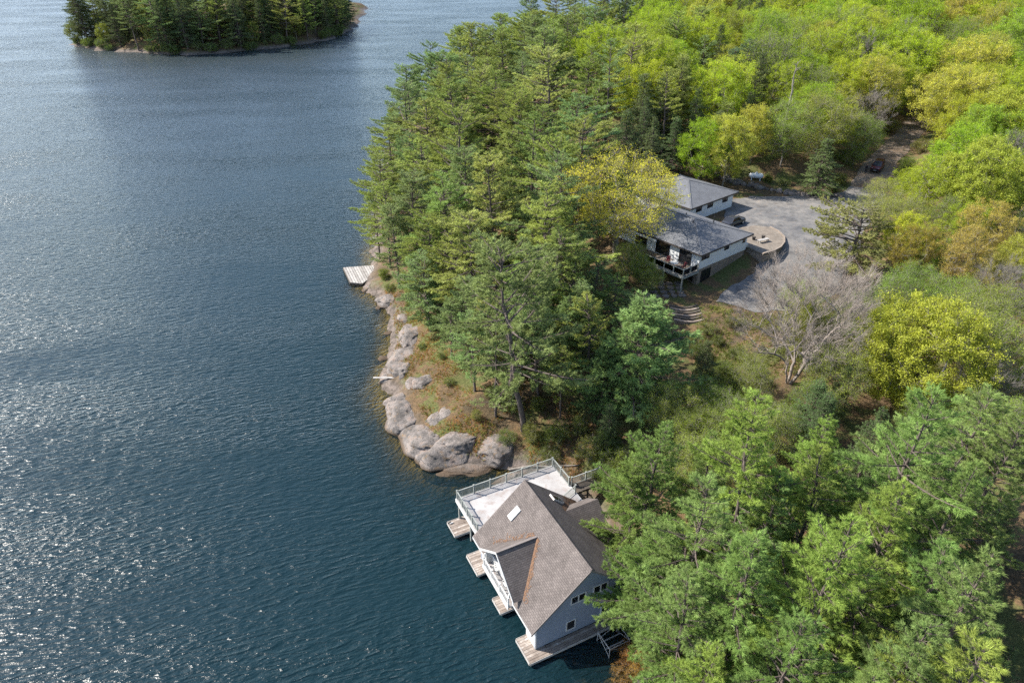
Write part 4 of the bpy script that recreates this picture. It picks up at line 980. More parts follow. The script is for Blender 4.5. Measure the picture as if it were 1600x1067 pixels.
# ------------------------------------------------------------------ cars, person, tank
def make_car(name, label, loc, rz, paint, suv=True):
    c = tag(empty(name, loc, rz), label, 'car')
    L, W = 4.6, 0.92; hb = 0.98 if suv else 0.86; ht = 1.72 if suv else 1.42
    # stations along y (front is -y): y, half width, bottom, top
    st = [(-2.3, .70, .42, .66), (-2.22, .84, .3, .84), (-1.9, .90, .26, hb - .06), (-1.0, W, .24, hb), (0.4, W, .24, hb + .02), (1.5, W, .26, hb + .03), (2.15, .88, .3, hb), (2.3, .78, .42, hb - .12)]
    V, F = [], []
    for y, w, b, t in st:
        V += [(-w * .9, y, b), (-w, y, b + .12), (-w, y, (b + t) / 2), (-w * .96, y, t - .05), (-w * .86, y, t), (w * .86, y, t), (w * .96, y, t - .05), (w, y, (b + t) / 2), (w, y, b + .12), (w * .9, y, b)]
    k = 10
    for i in range(len(st) - 1):
        for j in range(k): F.append((i * k + j, i * k + (j + 1) % k, (i + 1) * k + (j + 1) % k, (i + 1) * k + j))
    F += [tuple(range(k)), tuple(range(len(st) * k - 1, (len(st) - 1) * k - 1, -1))]
    body = pymesh('body', V, F, paint, c, True)
    y0, y1, y2, y3 = (-1.15, -.45, 1.75, 2.2) if suv else (-1.1, -.3, 1.0, 1.75)
    b = hb - .03
    gh = pymesh('greenhouse', [(-.8, y0, b), (.8, y0, b), (.82, y3, b), (-.82, y3, b), (-.62, y1, ht - .04), (.62, y1, ht - .04), (.64, y2, ht - .04), (-.64, y2, ht - .04)], BOXF, M['glass'], c)
    pymesh('roof', [(-.65, y1 - .05, ht - .037), (.65, y1 - .05, ht - .037), (.67, y2 + .06, ht - .037), (-.67, y2 + .06, ht - .037), (-.58, y1 + .1, ht + .02), (.58, y1 + .1, ht + .02), (.6, y2 - .1, ht + .02), (-.6, y2 - .1, ht + .02)], BOXF, paint, c)
    for s in (-1, 1):
        bar('pillar', gh, paint, (s * .81, y0, b), (s * .63, y1, ht - .04), .07); bar('pillar', gh, paint, (s * .83, y3, b), (s * .65, y2, ht - .04), .09); bar('pillar', gh, paint, (s * .83, (y0 + y3) / 2 + .1, b), (s * .65, (y1 + y2) / 2, ht - .04), .07)
        pymesh('headlight', [(s * .5, -2.285, .62), (s * .82, -2.2, .62), (s * .84, -2.12, .62), (s * .5, -2.2, .62), (s * .5, -2.26, .8), (s * .8, -2.2, .82), (s * .82, -2.1, .82), (s * .5, -2.15, .8)], BOXF, M['lens'], c)
        box('mirror', c, paint, s * .95 - .08, s * .95 + .08, y0 + .25, y0 + .38, hb, hb + .14)
        for y in (-1.42, 1.42):
            t = bar('tyre', c, M['rubber'], (s * .72, y, .34), (s * .95, y, .34), .68, .68, 20); bar('rim', t, M['metal'], (s * .94, y, .34), (s * .965, y, .34), .42, .42, 12)
    box('grille', c, M['plastic'], -.42, .42, -2.315, -2.29, .5, .72); box('bumper', c, M['plastic'], -.8, .8, -2.34, -2.2, .3, .44)
    box('number_plate', c, M['white'], -.2, .2, -2.35, -2.342, .36, .43)
    return c
cx, cy_ = 71.0, 131.0; zc_ = hz(cx, cy_) + 0.07
lane_dir = math.atan2(6.5, 9.0)
crd = make_car('parked_car', 'dark maroon car facing down the shaded lane', (cx, cy_, zc_), -lane_dir, M['maroon'])
crd.rotation_euler = Matrix.Rotation(-lane_dir, 4, 'Z').to_euler()
q = at(1146, 346, 10.6)
make_car('parked_car', 'charcoal car in the shade between house and garage', (q[0], q[1], hz(q[0], q[1]) + 0.07), HA + R(90), M['charcoal'], False)

pp_ = at(1350, 277, 11.0); zp_ = hz(pp_[0], pp_[1]) + 0.06
person = tag(empty('person', (pp_[0], pp_[1], zp_), R(20)), 'person in dark clothing standing by the lane in front of the maroon car', 'person')
J = {'pel': (0, 0, .95), 'wst': (0, 0, 1.12), 'chs': (0, .01, 1.34), 'nck': (0, 0, 1.5), 'hd1': (0, -.02, 1.6), 'hd2': (0, -.02, 1.72)}
E = [('pel', 'wst'), ('wst', 'chs'), ('chs', 'nck'), ('nck', 'hd1'), ('hd1', 'hd2')]; RD = {'pel': .16, 'wst': .14, 'chs': .17, 'nck': .06, 'hd1': .095, 'hd2': .085}
for s, n in ((-1, 'l'), (1, 'r')):
    J.update({'hp' + n: (s * .1, 0, .88), 'kn' + n: (s * .11, -.03, .5), 'an' + n: (s * .12, 0, .08), 'to' + n: (s * .13, -.18, .04), 'sh' + n: (s * .2, 0, 1.42), 'el' + n: (s * .27, .02, 1.15), 'wr' + n: (s * .2, -.22, 1.05), 'ha' + n: (s * .14, -.33, 1.08)})
    E += [('pel', 'hp' + n), ('hp' + n, 'kn' + n), ('kn' + n, 'an' + n), ('an' + n, 'to' + n), ('chs', 'sh' + n), ('sh' + n, 'el' + n), ('el' + n, 'wr' + n), ('wr' + n, 'ha' + n)]
    RD.update({'hp' + n: .1, 'kn' + n: .07, 'an' + n: .05, 'to' + n: .045, 'sh' + n: .07, 'el' + n: .05, 'wr' + n: .035, 'ha' + n: .045})
keys = list(J); me = bpy.data.meshes.new('body'); me.from_pydata([J[k_] for k_ in keys], [(keys.index(a), keys.index(b)) for a, b in E], []); me.materials.append(M['cloth'])
bo = mesh_obj('body', me, person); md = bo.modifiers.new('skin', 'SKIN'); bo.modifiers.new('sub', 'SUBSURF').levels = 2; bo.modifiers['sub'].render_levels = 2
for i, k_ in enumerate(keys): me.skin_vertices[0].data[i].radius = (RD[k_], RD[k_])
me.skin_vertices[0].data[0].use_root = True
V = ICO2[0] * np.array([.092, .1, .125]) + np.array([0, -.03, 1.665]); fc = mesh_obj('face', npmesh('face', V[:], ICO2[1], M['skin'], True), person)
V = ICO2[0] * np.array([.1, .108, .11]) + np.array([0, 0.01, 1.705]); mesh_obj('hair', npmesh('hair', V, ICO2[1], M['cloth'], True), person)

q = at(1182, 272, 11.6); zt = hz(q[0], q[1])
tk = tag(empty('storage_tank', (q[0], q[1], zt), R(-12)), 'white horizontal tank on feet at the edge of the woods', 'tank')
prof = [(-1.35, .02), (-1.32, .22), (-1.22, .38), (-1.05, .47), (-.9, .5), (.9, .5), (1.05, .47), (1.22, .38), (1.32, .22), (1.35, .02)]
V = [(x, r * math.cos(a), .78 + r * math.sin(a)) for x, r in prof for a in np.linspace(0, 2 * math.pi, 24, endpoint=False)]
F = [(i * 24 + j, i * 24 + (j + 1) % 24, (i + 1) * 24 + (j + 1) % 24, (i + 1) * 24 + j) for i in range(9) for j in range(24)]
pymesh('vessel', V, F, M['tank'], tk, True); bar('valve_dome', tk, M['tank'], (0, 0, 1.25), (0, 0, 1.48), .4, .4, 14)
for x in (-.8, .8): box('foot', tk, M['tank'], x - .08, x + .08, -.35, .35, -.2, .4)
# ------------------------------------------------------------------ tree shapes (built once, shared by the copies)
def blades(C, D, n, length, width, spread, g):
    """n narrow blades fanning out from every tuft centre C around axis D, flat side mostly to the sky -> V,F(tris)"""
    m = len(C); Cc = np.repeat(C, n, 0); Dd = np.repeat(D, n, 0)
    d = nrm(Dd + g.normal(0, spread, (m * n, 3))); L = length * g.uniform(.65, 1.2, (m * n, 1))
    up = nrm(Dd * .5 + np.array([0, 0, .9]) + g.normal(0, .45, (m * n, 3)))
    w = nrm(np.cross(d, up)) * width * g.uniform(.7, 1.2, (m * n, 1)) * .5
    a = Cc + g.normal(0, .04, (m * n, 3))
    V = np.stack([a + w, a + d * L, a - w], 1).reshape(-1, 3)
    return V, np.arange(len(V)).reshape(-1, 3)

def leaves(C, n, rad, size, g, flat=0.6, aspect=.72):
    m = len(C); c = np.repeat(C, n, 0) + g.normal(0, rad, (m * n, 3)) * np.array([1, 1, .65])
    nz = nrm(g.normal(0, 1, (m * n, 3)) * np.array([1, 1, .6]) + np.array([0, 0, flat]))
    u = nrm(np.cross(nz, g.normal(0, 1, (m * n, 3)))); v = np.cross(nz, u); s = size * g.uniform(.6, 1.25, (m * n, 1)) * .5
    V = np.stack([c - u * s, c - v * s * aspect, c + u * s, c + v * s * aspect], 1).reshape(-1, 3)
    return V, np.arange(len(V)).reshape(-1, 4)

def wobble(n, amp, g):
    w = np.cumsum(g.normal(0, amp, (n, 2)), 0); return w - w[0]

def make_pine(seed, Ht=22.0, c0=.3, Rm=4.6, whorl=.62, nper=5, nb=14, bl=.34, bw=.06, tuft=.24, e0=-6, e1=42, gap=.12, droop=0.0, spread=.55, dens=3.0, taper=.8, side=50, trunk_r=.26):
    g = np.random.default_rng(seed)
    nz = 16; tz = np.linspace(0, Ht, nz); tw = wobble(nz, .07, g); T = np.c_[tw, tz]
    tr = trunk_r * (1 - tz / Ht) ** .8 + .02
    parts = [prisms(T[:-1], T[1:], tr[:-1], tr[1:], 7)]
    A, B, RA, RB, TC, TD = [], [], [], [], [], []
    def axis(z): return np.array([np.interp(z, tz, T[:, 0]), np.interp(z, tz, T[:, 1]), z])
    z = Ht * c0
    asym = g.uniform(0, 2 * math.pi)
    while z < Ht - .25:
        t = (z - Ht * c0) / (Ht * (1 - c0))
        prof = ((1 - t) ** taper * (.6 + .4 * min(1, t / .2)) + .05) * (1 + .22 * math.sin(t * 17 + asym))
        n = max(3, int(round(nper + g.normal(0, .8)))); a0 = g.uniform(0, 6.28)
        for k in range(n):
            if g.random() < gap: continue
            az = a0 + 2 * math.pi * k / n + g.normal(0, .25)
            L = Rm * prof * g.uniform(.45, 1.3) * (1 + .18 * math.cos(az - asym))
            el = R(e0 + (e1 - e0) * t ** 1.2 + g.normal(0, 4.5))
            p0 = axis(z + g.uniform(-.15, .15)); h = np.array([math.cos(az), math.sin(az), 0]); sd = np.array([-h[1], h[0], 0])
            m = 6; u = np.linspace(0, 1, m); bend = g.normal(0, .08)
            pth = p0 + h * (L * u * math.cos(el))[:, None] + sd * (L * bend * u ** 2)[:, None]
            pth[:, 2] += L * u * math.sin(el) * (1 - .35 * u) + L * .14 * u ** 3 - droop * L * u ** 2
            r0 = .018 + .016 * L
            rr_ = r0 * (1 - .82 * u)
            A.append(pth[:-1]); B.append(pth[1:]); RA.append(rr_[:-1]); RB.append(rr_[1:])
            nbr = max(3, int(dens * L)); ub = np.linspace(.34 if L > 1.5 else .1, .98, nbr) + g.uniform(-.03, .03, nbr)
            for i, uu in enumerate(np.clip(ub, 0, 1)):
                q = np.array([np.interp(uu, u, pth[:, j]) for j in range(3)])
                s = 1 if i % 2 else -1; an = R(side + g.normal(0, 12)) * s * (1 - .45 * uu)
                dd = h * math.cos(an) + sd * math.sin(an); lb = (.34 * L * (1.12 - uu) + .3) * g.uniform(.7, 1.2)
                up = .1 + .3 * t - droop * 1.2
                q2 = q + dd * lb + np.array([0, 0, lb * up])
                A.append(q[None]); B.append(q2[None]); RA.append(np.array([.014])); RB.append(np.array([.005]))
                k2 = max(2, int(lb / tuft)); ut = (np.arange(k2) + g.uniform(.4, 1.0, k2)) / k2
                c = q + (q2 - q) * (.3 + .7 * np.clip(ut, 0, 1.0))[:, None] + g.normal(0, .07, (k2, 3)); TC.append(c)
                ax_ = nrm(dd + np.array([0, 0, .32 - droop * 2])); TD.append(np.repeat(ax_[None], k2, 0))
            TC.append(pth[-1][None]); TD.append(nrm(h + np.array([0, 0, .6]))[None])
        z += whorl * g.uniform(.7, 1.35) * (1 - .35 * t)
    TC.append(axis(Ht)[None] + np.array([[0, 0, -.1]])); TD.append(np.array([[0, 0, 1.0]]))
    # dead stubs under the crown
    for _ in range(14):
        zz = g.uniform(.08, c0 + .1) * Ht; az = g.uniform(0, 6.28); L = g.uniform(.4, 1.8); p = axis(zz)
        A.append(p[None]); B.append((p + np.array([math.cos(az) * L, math.sin(az) * L, g.uniform(-.2, .3) * L]))[None]); RA.append(np.array([.03])); RB.append(np.array([.008]))
    parts.append(prisms(np.concatenate(A), np.concatenate(B), np.concatenate(RA), np.concatenate(RB), 4))
    V, F = join(parts); C = np.concatenate(TC); D = np.concatenate(TD)
    cv, cf = blades(C, D, nb, bl, bw, spread, g)
    return dict(trunk=npmesh('trunk', V, F, M['barkpine'], True), crown=npmesh('crown', cv, cf, M['needle']), h=Ht)

def grow(seed, Ht, crown_c, crown_r, nclump, trunk_top=.45, nlimb=6, g=None, shell=.55, trunk_r=.2, lift=.35, nstem=1, expo=.5, sag=.07, jit=.05):
    """branch skeleton that reaches clump centres spread through an uneven crown -> nodes, parents, radii, clumps"""
    g = g or np.random.default_rng(seed)
    P, par = [], []
    for s in range(nstem):
        off = np.array([0, 0]) if nstem == 1 else np.array([math.cos(s * 2.1), math.sin(s * 2.1)]) * .25
        tz = np.linspace(0, Ht * trunk_top, 7); tw = wobble(7, .08, g); lean = off * 2.2
        for i in range(7):
            P.append([off[0] + tw[i, 0] + lean[0] * i / 6, off[1] + tw[i, 1] + lean[1] * i / 6, tz[i]]); par.append(len(P) - 2 if i else -1)
    # clump targets
    T = []; tries = 0
    while len(T) < nclump and tries < nclump * 60:
        tries += 1
        d = nrm(g.normal(0, 1, 3)); r = g.uniform(shell, 1.0) ** .6
        w = .72 + .56 * fbm((d * 1.4 + seed)[None], seed, 2)[0]
        p = np.array(crown_c) + d * r * w * np.array(crown_r)
        if p[2] < Ht * .16: continue
        if T and min(np.sum((np.array(T) - p) ** 2, 1)) < (.52 * np.mean(crown_r) / nclump ** (1 / 3)) ** 2 * 1.6: continue
        T.append(p)
    T = np.array(T); order = np.argsort(np.linalg.norm((T - np.array([0, 0, Ht * trunk_top])) , axis=1))
    tips = []
    for i in order:
        c = T[i]; Q = np.array(P); v = c - Q; dist = np.linalg.norm(v, axis=1)
        cost = dist + 1.2 * np.maximum(0, lift * np.hypot(v[:, 0], v[:, 1]) - v[:, 2]) + (Q[:, 2] < Ht * trunk_top * .55) * 6
        j = int(np.argmin(cost)); n = max(2, int(dist[j] / .7)); a = Q[j]
        for k in range(1, n + 1):
            t = k / n; p = a + (c - a) * t; p[2] -= sag * dist[j] * math.sin(math.pi * t); p = p + (g.normal(0, jit, 3) if k < n else 0)
            P.append(list(p)); par.append(j if k == 1 else len(P) - 2)
        tips.append(len(P) - 1)
    P = np.array(P); par = np.array(par); cnt = np.zeros(len(P))
    for t in tips: cnt[t] += 1
    for i in range(len(P) - 1, -1, -1):
        if par[i] >= 0: cnt[par[i]] += cnt[i]
    cnt = np.maximum(cnt, .5); rad = .028 * cnt ** expo; rad *= trunk_r / max(rad.max(), 1e-6)
    rad = np.maximum(rad, .014)
    return P, par, rad, T, g

def make_decid(seed, Ht=15.0, cc=.62, cr=(4.6, 4.6, 5.2), nclump=95, twigs=8, tl=1.0, nleaf=9, lsize=.2, trunk_top=.45, trunk_r=.2, keep=1.0, bark='barkgrey', leafm='leaf', shell=.45, sub=3, flat=.6, nstem=1, lrad=.16, tipr=.006):
    P, par, rad, T, g = grow(seed, Ht, (0, 0, Ht * cc), cr, nclump, trunk_top, trunk_r=trunk_r, shell=shell, nstem=nstem)
    e = np.where(par >= 0)[0]; parts = [prisms(P[par[e]], P[e], rad[par[e]] * .92, rad[e], 5)]
    c0 = np.array([0, 0, Ht * cc * .72])
    o = np.repeat(T, twigs, 0); d = nrm(nrm(o - c0) * .7 + g.normal(0, .75, o.shape) + np.array([0, 0, .3])); L = tl * g.uniform(.5, 1.2, (len(o), 1))
    q = o + d * L; parts.append(prisms(o, q, np.full(len(o), .016), np.full(len(o), tipr), 3))
    ss = np.repeat(o, sub, 0); dd = np.repeat(d, sub, 0); LL = np.repeat(L, sub, 0); t = g.uniform(.25, 1, (len(ss), 1)); s0 = ss + dd * LL * t
    d2 = nrm(dd + g.normal(0, .8, ss.shape)); s1 = s0 + d2 * LL * g.uniform(.35, .7, (len(ss), 1)); parts.append(prisms(s0, s1, np.full(len(s0), .009), np.full(len(s0), tipr * .7), 3))
    V, F = join(parts); r = dict(trunk=npmesh('trunk', V, F, M[bark], True), crown=None, h=Ht)
    if nleaf:
        C = np.concatenate([s1, (s0 + s1) / 2, q]); C = C[g.random(len(C)) < keep]
        V, F = leaves(C, nleaf, lrad, lsize, g, flat); r['crown'] = npmesh('crown', V, F, M[leafm])
    return r

def make_bare(seed, Ht=13.0, cc=.64, cr=(7.5, 7.5, 5.2), nclump=300, trunk_r=.23, bark='barkpale', nstem=3, twigs=12, tl=1.3):
    P, par, rad, T, g = grow(seed, Ht, (0, 0, Ht * cc), cr, nclump, .22, trunk_r=trunk_r, shell=.25, lift=.8, nstem=nstem, expo=.6, sag=-.06, jit=.03)
    e = np.where(par >= 0)[0]; parts = [prisms(P[par[e]], P[e], rad[par[e]] * .95, rad[e], 6)]
    o = np.repeat(T, twigs, 0); d = nrm(nrm(o - np.array([0, 0, Ht * .25])) * 1.2 + g.normal(0, .42, o.shape)); L = tl * g.uniform(.4, 1.15, (len(o), 1)); q = o + d * L
    parts.append(prisms(o, q, np.full(len(o), .013), np.full(len(o), .006), 3))
    for _ in range(2):
        k = 2; ss = np.repeat(o, k, 0); dd = np.repeat(d, k, 0); LL = np.repeat(L, k, 0); s0 = ss + dd * LL * g.uniform(.2, .95, (len(ss), 1)); d2 = nrm(dd + g.normal(0, .5, ss.shape)); s1 = s0 + d2 * LL * .6
        parts.append(prisms(s0, s1, np.full(len(s0), .009), np.full(len(s0), .005), 3))
    V, F = join(parts); return dict(trunk=npmesh('trunk', V, F, M[bark], True), crown=None, h=Ht)

def make_snag(seed, Ht=15.0):
    g = np.random.default_rng(seed); tz = np.linspace(0, Ht, 14); T = np.c_[wobble(14, .12, g), tz]; tr = .24 * (1 - tz / Ht) ** .6 + .03
    parts = [prisms(T[:-1], T[1:], tr[:-1], tr[1:], 8)]; A, B, ra, rb = [], [], [], []
    for i in range(22):
        z = g.uniform(.45, .98) * Ht; p = np.array([np.interp(z, tz, T[:, 0]), np.interp(z, tz, T[:, 1]), z]); az = g.uniform(0, 6.28); L = g.uniform(.6, 3.2) * (1.2 - z / Ht)
        for k in range(3):
            q = p + np.array([math.cos(az) * L / 3, math.sin(az) * L / 3, L / 3 * g.uniform(.5, 1.3)]); A.append(p); B.append(q); ra.append(.07 - .02 * k); rb.append(.05 - .02 * k); p = q; az += g.normal(0, .4)
    parts.append(prisms(A, B, np.array(ra), np.array(rb), 5)); V, F = join(parts)
    return dict(trunk=npmesh('trunk', V, F, M['barkgrey'], True), crown=None, h=Ht)

PROTO = {
    'pine': [make_pine(101, 22, .25, 5.8, whorl=.9, nper=5, taper=.55, dens=4.2), make_pine(102, 23, .34, 5.6, whorl=.95, nper=4, e0=-10, taper=.5, dens=4.2, gap=.18), make_pine(103, 21, .2, 6.6, whorl=1.0, nper=5, gap=.2, taper=.55, dens=4.2), make_pine(104, 24, .4, 5.8, whorl=1.0, nper=4, gap=.22, taper=.42, dens=4.2), make_pine(105, 20, .16, 5.6, whorl=.8, nper=5, e1=50, taper=.7, dens=4.2), make_pine(106, 22, .28, 6.6, whorl=1.05, nper=4, gap=.26, taper=.48, e0=-2, dens=4.0), make_pine(107, 22, .2, 5.2, whorl=1.2, nper=4, gap=.36, taper=.6, dens=3.6)],
    'bigpine': [make_pine(111, 24, .2, 6.4, nb=17, whorl=1.1, nper=5, bl=.36, bw=.038, taper=.85, gap=.14, dens=5.0, tuft=.2, spread=.4), make_pine(112, 22, .18, 6.0, nb=17, whorl=1.0, nper=5, gap=.12, bl=.36, bw=.038, taper=.9, dens=5.0, tuft=.2, spread=.4), make_pine(113, 23, .24, 6.9, nb=17, whorl=1.25, nper=5, gap=.18, bl=.36, bw=.038, taper=.8, dens=5.0, tuft=.2, spread=.4)],
    'youngpine': [make_pine(121, 11, .06, 4.0, nb=13, whorl=.45, e0=2, e1=48, gap=.05, dens=4.2, trunk_r=.14, taper=.6, bl=.3, bw=.06), make_pine(122, 10, .1, 3.2, nb=12, whorl=.48, e0=0, gap=.08, dens=4.0, trunk_r=.13, taper=.65)],
    'hemlock': [make_pine(131, 15, .08, 3.8, nb=9, whorl=.45, nper=6, e0=-14, e1=25, droop=.16, bl=.22, bw=.075, tuft=.24, spread=.7, gap=.08, dens=4.0, trunk_r=.2), make_pine(132, 16, .1, 3.4, nb=9, whorl=.48, nper=6, e0=-18, e1=20, droop=.14, bl=.22, bw=.075, tuft=.24, spread=.7, gap=.1, dens=4.0, trunk_r=.2)],
    'spreadhem': [make_pine(141, 12, .3, 6.6, nb=15, whorl=.6, nper=6, e0=-4, e1=30, droop=.1, bl=.24, bw=.07, tuft=.22, spread=.75, gap=.24, dens=3.8, trunk_r=.3, taper=.45, side=62)],
    'maple': [make_decid(201, 15, .6, (5.2, 5.0, 5.6), 120, 7, 1.25, 8, .17, keep=.8, lrad=.2, shell=.35), make_decid(202, 16, .58, (4.8, 5.2, 6.2), 120, 7, 1.25, 8, .17, keep=.7, lrad=.2, shell=.35), make_decid(203, 14, .6, (5.8, 5.6, 5.0), 120, 7, 1.3, 8, .17, keep=.75, lrad=.2, shell=.35), make_decid(204, 17, .62, (4.6, 4.6, 6.2), 110, 7, 1.3, 7, .17, keep=.6, lrad=.2, shell=.35)],
    'densemaple': [make_decid(211, 12, .55, (6.2, 6.0, 5.2), 230, 8, 1.0, 8, .17, .35, .28, shell=.5, keep=.85, lrad=.2)],
    'airy': [make_decid(221, 13, .6, (5.0, 4.8, 5.0), 140, 7, 1.3, 5, .13, .35, .16, keep=.75, lrad=.3, shell=.3), make_decid(222, 12, .58, (4.6, 5.2, 5.2), 140, 7, 1.3, 5, .13, .3, .16, keep=.6, nstem=2, lrad=.3, shell=.3)],
    'oak': [make_decid(231, 17, .62, (7.2, 7.0, 5.8), 210, 8, 1.4, 6, .16, .38, .38, keep=.42, lrad=.24, shell=.35)],
    'bare': [make_bare(241), make_bare(242, 11, .6, (4.4, 4.4, 4.8), 130, .15, 'barkgrey', 2, 8, 1.2)],
    'snag': [make_snag(251), make_snag(252, 12)],
    'shrub': [make_decid(261, 2.6, .55, (1.5, 1.5, 1.15), 40, 6, .6, 6, .10, .2, .05, nstem=3, shell=.2, lrad=.13), make_decid(262, 2.2, .55, (1.7, 1.4, .95), 40, 6, .6, 6, .09, .2, .05, nstem=3, shell=.2, keep=.7, lrad=.13), make_decid(263, 3.4, .58, (1.6, 1.7, 1.5), 46, 6, .7, 5, .10, .25, .06, nstem=2, shell=.2, lrad=.15)],
}
print('TRIS', {k: [sum(len(m_.loops) - 2 * len(m_.polygons) for m_ in (p['trunk'], p['crown']) if m_) for p in v] for k, v in PROTO.items()})
PC = [(.25, .325, .09), (.29, .35, .095), (.215, .30, .115), (.31, .36, .105), (.245, .315, .13), (.27, .325, .08)]
COLS = {'pine': PC, 'bigpine': [(.17, .25, .065), (.22, .295, .06), (.185, .265, .08)], 'youngpine': [(.19, .265, .09), (.175, .245, .088)],
    'hemlock': [(.10, .14, .058), (.12, .155, .062)], 'spreadhem': [(.25, .26, .09)],
    'maple': [(.33, .42, .035), (.29, .40, .035), (.37, .43, .045), (.27, .36, .045), (.40, .41, .07)], 'densemaple': [(.38, .40, .06)], 'airy': [(.25, .33, .06), (.30, .35, .07), (.22, .31, .05)],
    'oak': [(.47, .45, .06)], 'shrub': [(.15, .2, .04), (.2, .22, .055), (.13, .17, .04)]}
KNAME = {'pine': 'white_pine', 'bigpine': 'white_pine', 'youngpine': 'young_pine', 'hemlock': 'hemlock_tree', 'spreadhem': 'spreading_cedar', 'maple': 'leafing_maple', 'densemaple': 'round_maple', 'airy': 'thin_leaved_tree', 'oak': 'yellow_oak', 'bare': 'bare_tree', 'snag': 'dead_tree', 'shrub': 'shrub'}
TREES = []     # (object, kind, colour word, top pixel, base xy)
RT = random.Random(11)

def put(kind, x, y, ht, variant=None, color=None, rz=None, lean=(0, 0), label=None, word=None, widen=1.0):
    ps = PROTO[kind]; v = RT.randrange(len(ps)) if variant is None else variant; p = ps[v]
    s = ht / p['h']; z = hz(x, y) - 0.12
    t = empty(KNAME[kind], (x, y, z), RT.uniform(0, 6.28) if rz is None else rz)
    lw = .075 if kind == 'pine' else .035
    t.rotation_euler = (lean[0] + RT.uniform(-lw, lw), lean[1] + RT.uniform(-lw, lw), t.rotation_euler[2])
    w = s * widen * (1.18 if kind == 'pine' else 1.0) * RT.uniform(.9, 1.1); t.scale = (w, w, s)
    tr = mesh_obj('trunk', p['trunk'], t)
    if p['crown']:
        c = mesh_obj('crown', p['crown'], t)
        col = color or RT.choice(COLS[kind]); f = RT.uniform(.88, 1.14)
        c.color = (col[0] * f, col[1] * f, col[2] * f, 1)
    pxm = proj(np.array([x, y, z + ht]))
    TREES.append([t, kind, word, (float(pxm[0]), float(pxm[1])), (x, y), label])
    return t

def put_top(kind, px, py, ht, **kw):
    """stand a tree so that its top lies on the sight line through (px,py)"""
    z = 8.0
    for _ in range(12):
        P = at(px, py, z + ht); z = .5 * z + .5 * hz(P[0], P[1])
    return put(kind, P[0], P[1], ht, **kw)

# key trees, by where their tops stand
for px, py, ht in ((631, 125, 21), (687, 84, 21), (742, 35, 22), (790, 48, 21), (819, 25, 20), (864, 76, 22), (834, 177, 20), (721, 170, 20), (807, 136, 20), (725, 224, 19), (584, 240, 17), (597, 285, 15),
        (897, 144, 20), (954, 61, 22), (612, 320, 14), (691, 267, 18), (650, 215, 18), (660, 330, 15), (740, 330, 17), (870, 210, 19), (845, 290, 18), (930, 10, 20), (880, 20, 20), (985, 40, 22), (610, 195, 18),
        (668, 160, 20), (760, 110, 20), (820, 380, 14), (635, 265, 17), (705, 345, 15), (665, 395, 12), (720, 430, 12), (760, 465, 11), (845, 470, 13), (880, 540, 10), (800, 430, 15)):
    put_top('pine', px, py, ht)
Pm = at(818, 668, 2.6)
put('pine', Pm[0], Pm[1], 24, variant=1, rz=1.0, lean=(0, R(-5)), label='tallest white pine with a bare lower trunk on the shore slope', color=(.2, .25, .085))
for px, py, ht in ((742, 612, 11), (775, 640, 13), (705, 560, 9), (668, 500, 9), (650, 470, 9)):
    P = at(px, py, 3.5); put('pine', P[0], P[1], ht)
Pm = at(690, 523, 3.0)
put('youngpine', Pm[0], Pm[1], 8.5, variant=1, label='slender young pine alone on the rusty slope above the flat ledge')
put_top('youngpine', 1005, 474, 14, variant=0, label='full round young pine below the house deck', widen=1.3, color=(.18, .27, .09))
for px, py, ht in ((932, 402, 10), (893, 385, 13), (962, 432, 8), (915, 440, 11), (865, 360, 15), (985, 455, 7)): put_top('pine', px, py, ht)
put_top('youngpine', 950, 545, 9); put_top('youngpine', 885, 468, 11);  put_top('pine', 930, 470, 13)
put_top('oak', 975, 232, 17, label='big yellow leafing oak spreading over the house roof', widen=1.2)
Pb = at(1228, 612, 5.6)
put('bare', Pb[0], Pb[1], 14.5, variant=0, rz=3.5, widen=0.86, label='big leafless pale tree with spreading twigs below the driveway')
put_top('spreadhem', 1350, 322, 12, variant=0, label='open spreading cedar with bare trunk beside the driveway')
put_top('densemaple', 1462, 478, 12, variant=0, label='dome shaped acid yellow maple right of the bare tree')
put_top('densemaple', 1590, 150, 14, variant=0, color=(.36, .39, .06), label='huge bright yellow green maple at the right edge beside the lane')
put_top('densemaple', 1560, 225, 12, variant=0, color=(.33, .38, .06))
Ps = at(1272, 300, 10.6); put('hemlock', Ps[0], Ps[1], 10.5, variant=0, label='dark conical spruce at the top edge of the driveway', color=(.12, .165, .06), widen=1.25)
put_top('snag', 1245, 95, 17, variant=0, label='grey dead tree with broken top behind the white tank', lean=(0, R(3)))
put_top('snag', 1528, 140, 12, variant=1, label='leaning grey dead trunk right of the lane', lean=(0, R(12)))
for px, py, ht, c in ((1500, 20, 15, (.38, .34, .08)), (1470, 110, 12, (.38, .34, .08)), (1520, 350, 10, (.42, .34, .09)), (1565, 310, 10, (.38, .34, .08)), (1560, 390, 8, (.38, .34, .08)), (1440, 350, 8, (.3, .27, .05)), (1150, 20, 15, (.27, .3, .05))):
    put_top('maple', px, py, ht, color=c, word='orange tinged leafing maple')
for px, py, ht in ((1060, 15, 17), (1100, -10, 18), (1030, 60, 15), (1290, 30, 16), (1330, 90, 14), (1260, 130, 12), (1395, 40, 15), (1420, 90, 14), (1580, 60, 15), (1340, 20, 17), (1310, 180, 10), (1200, 20, 16), (1550, 100, 13), (1430, 20, 16), (1470, 240, 11), (1430, 330, 9)):
    put_top('maple', px, py, ht)
for px, py, ht in ((1150, 75, 15), (1165, 60, 16)): put_top('pine', px, py, ht, color=(.17, .24, .13))
for px, py, ht in ((1040, 120, 15), (1090, 135, 14), (1010, 150, 14), (1130, 170, 13), (985, 170, 14), (1170, 140, 12), (1060, 180, 12), (960, 200, 12)): put_top('hemlock', px, py, ht)
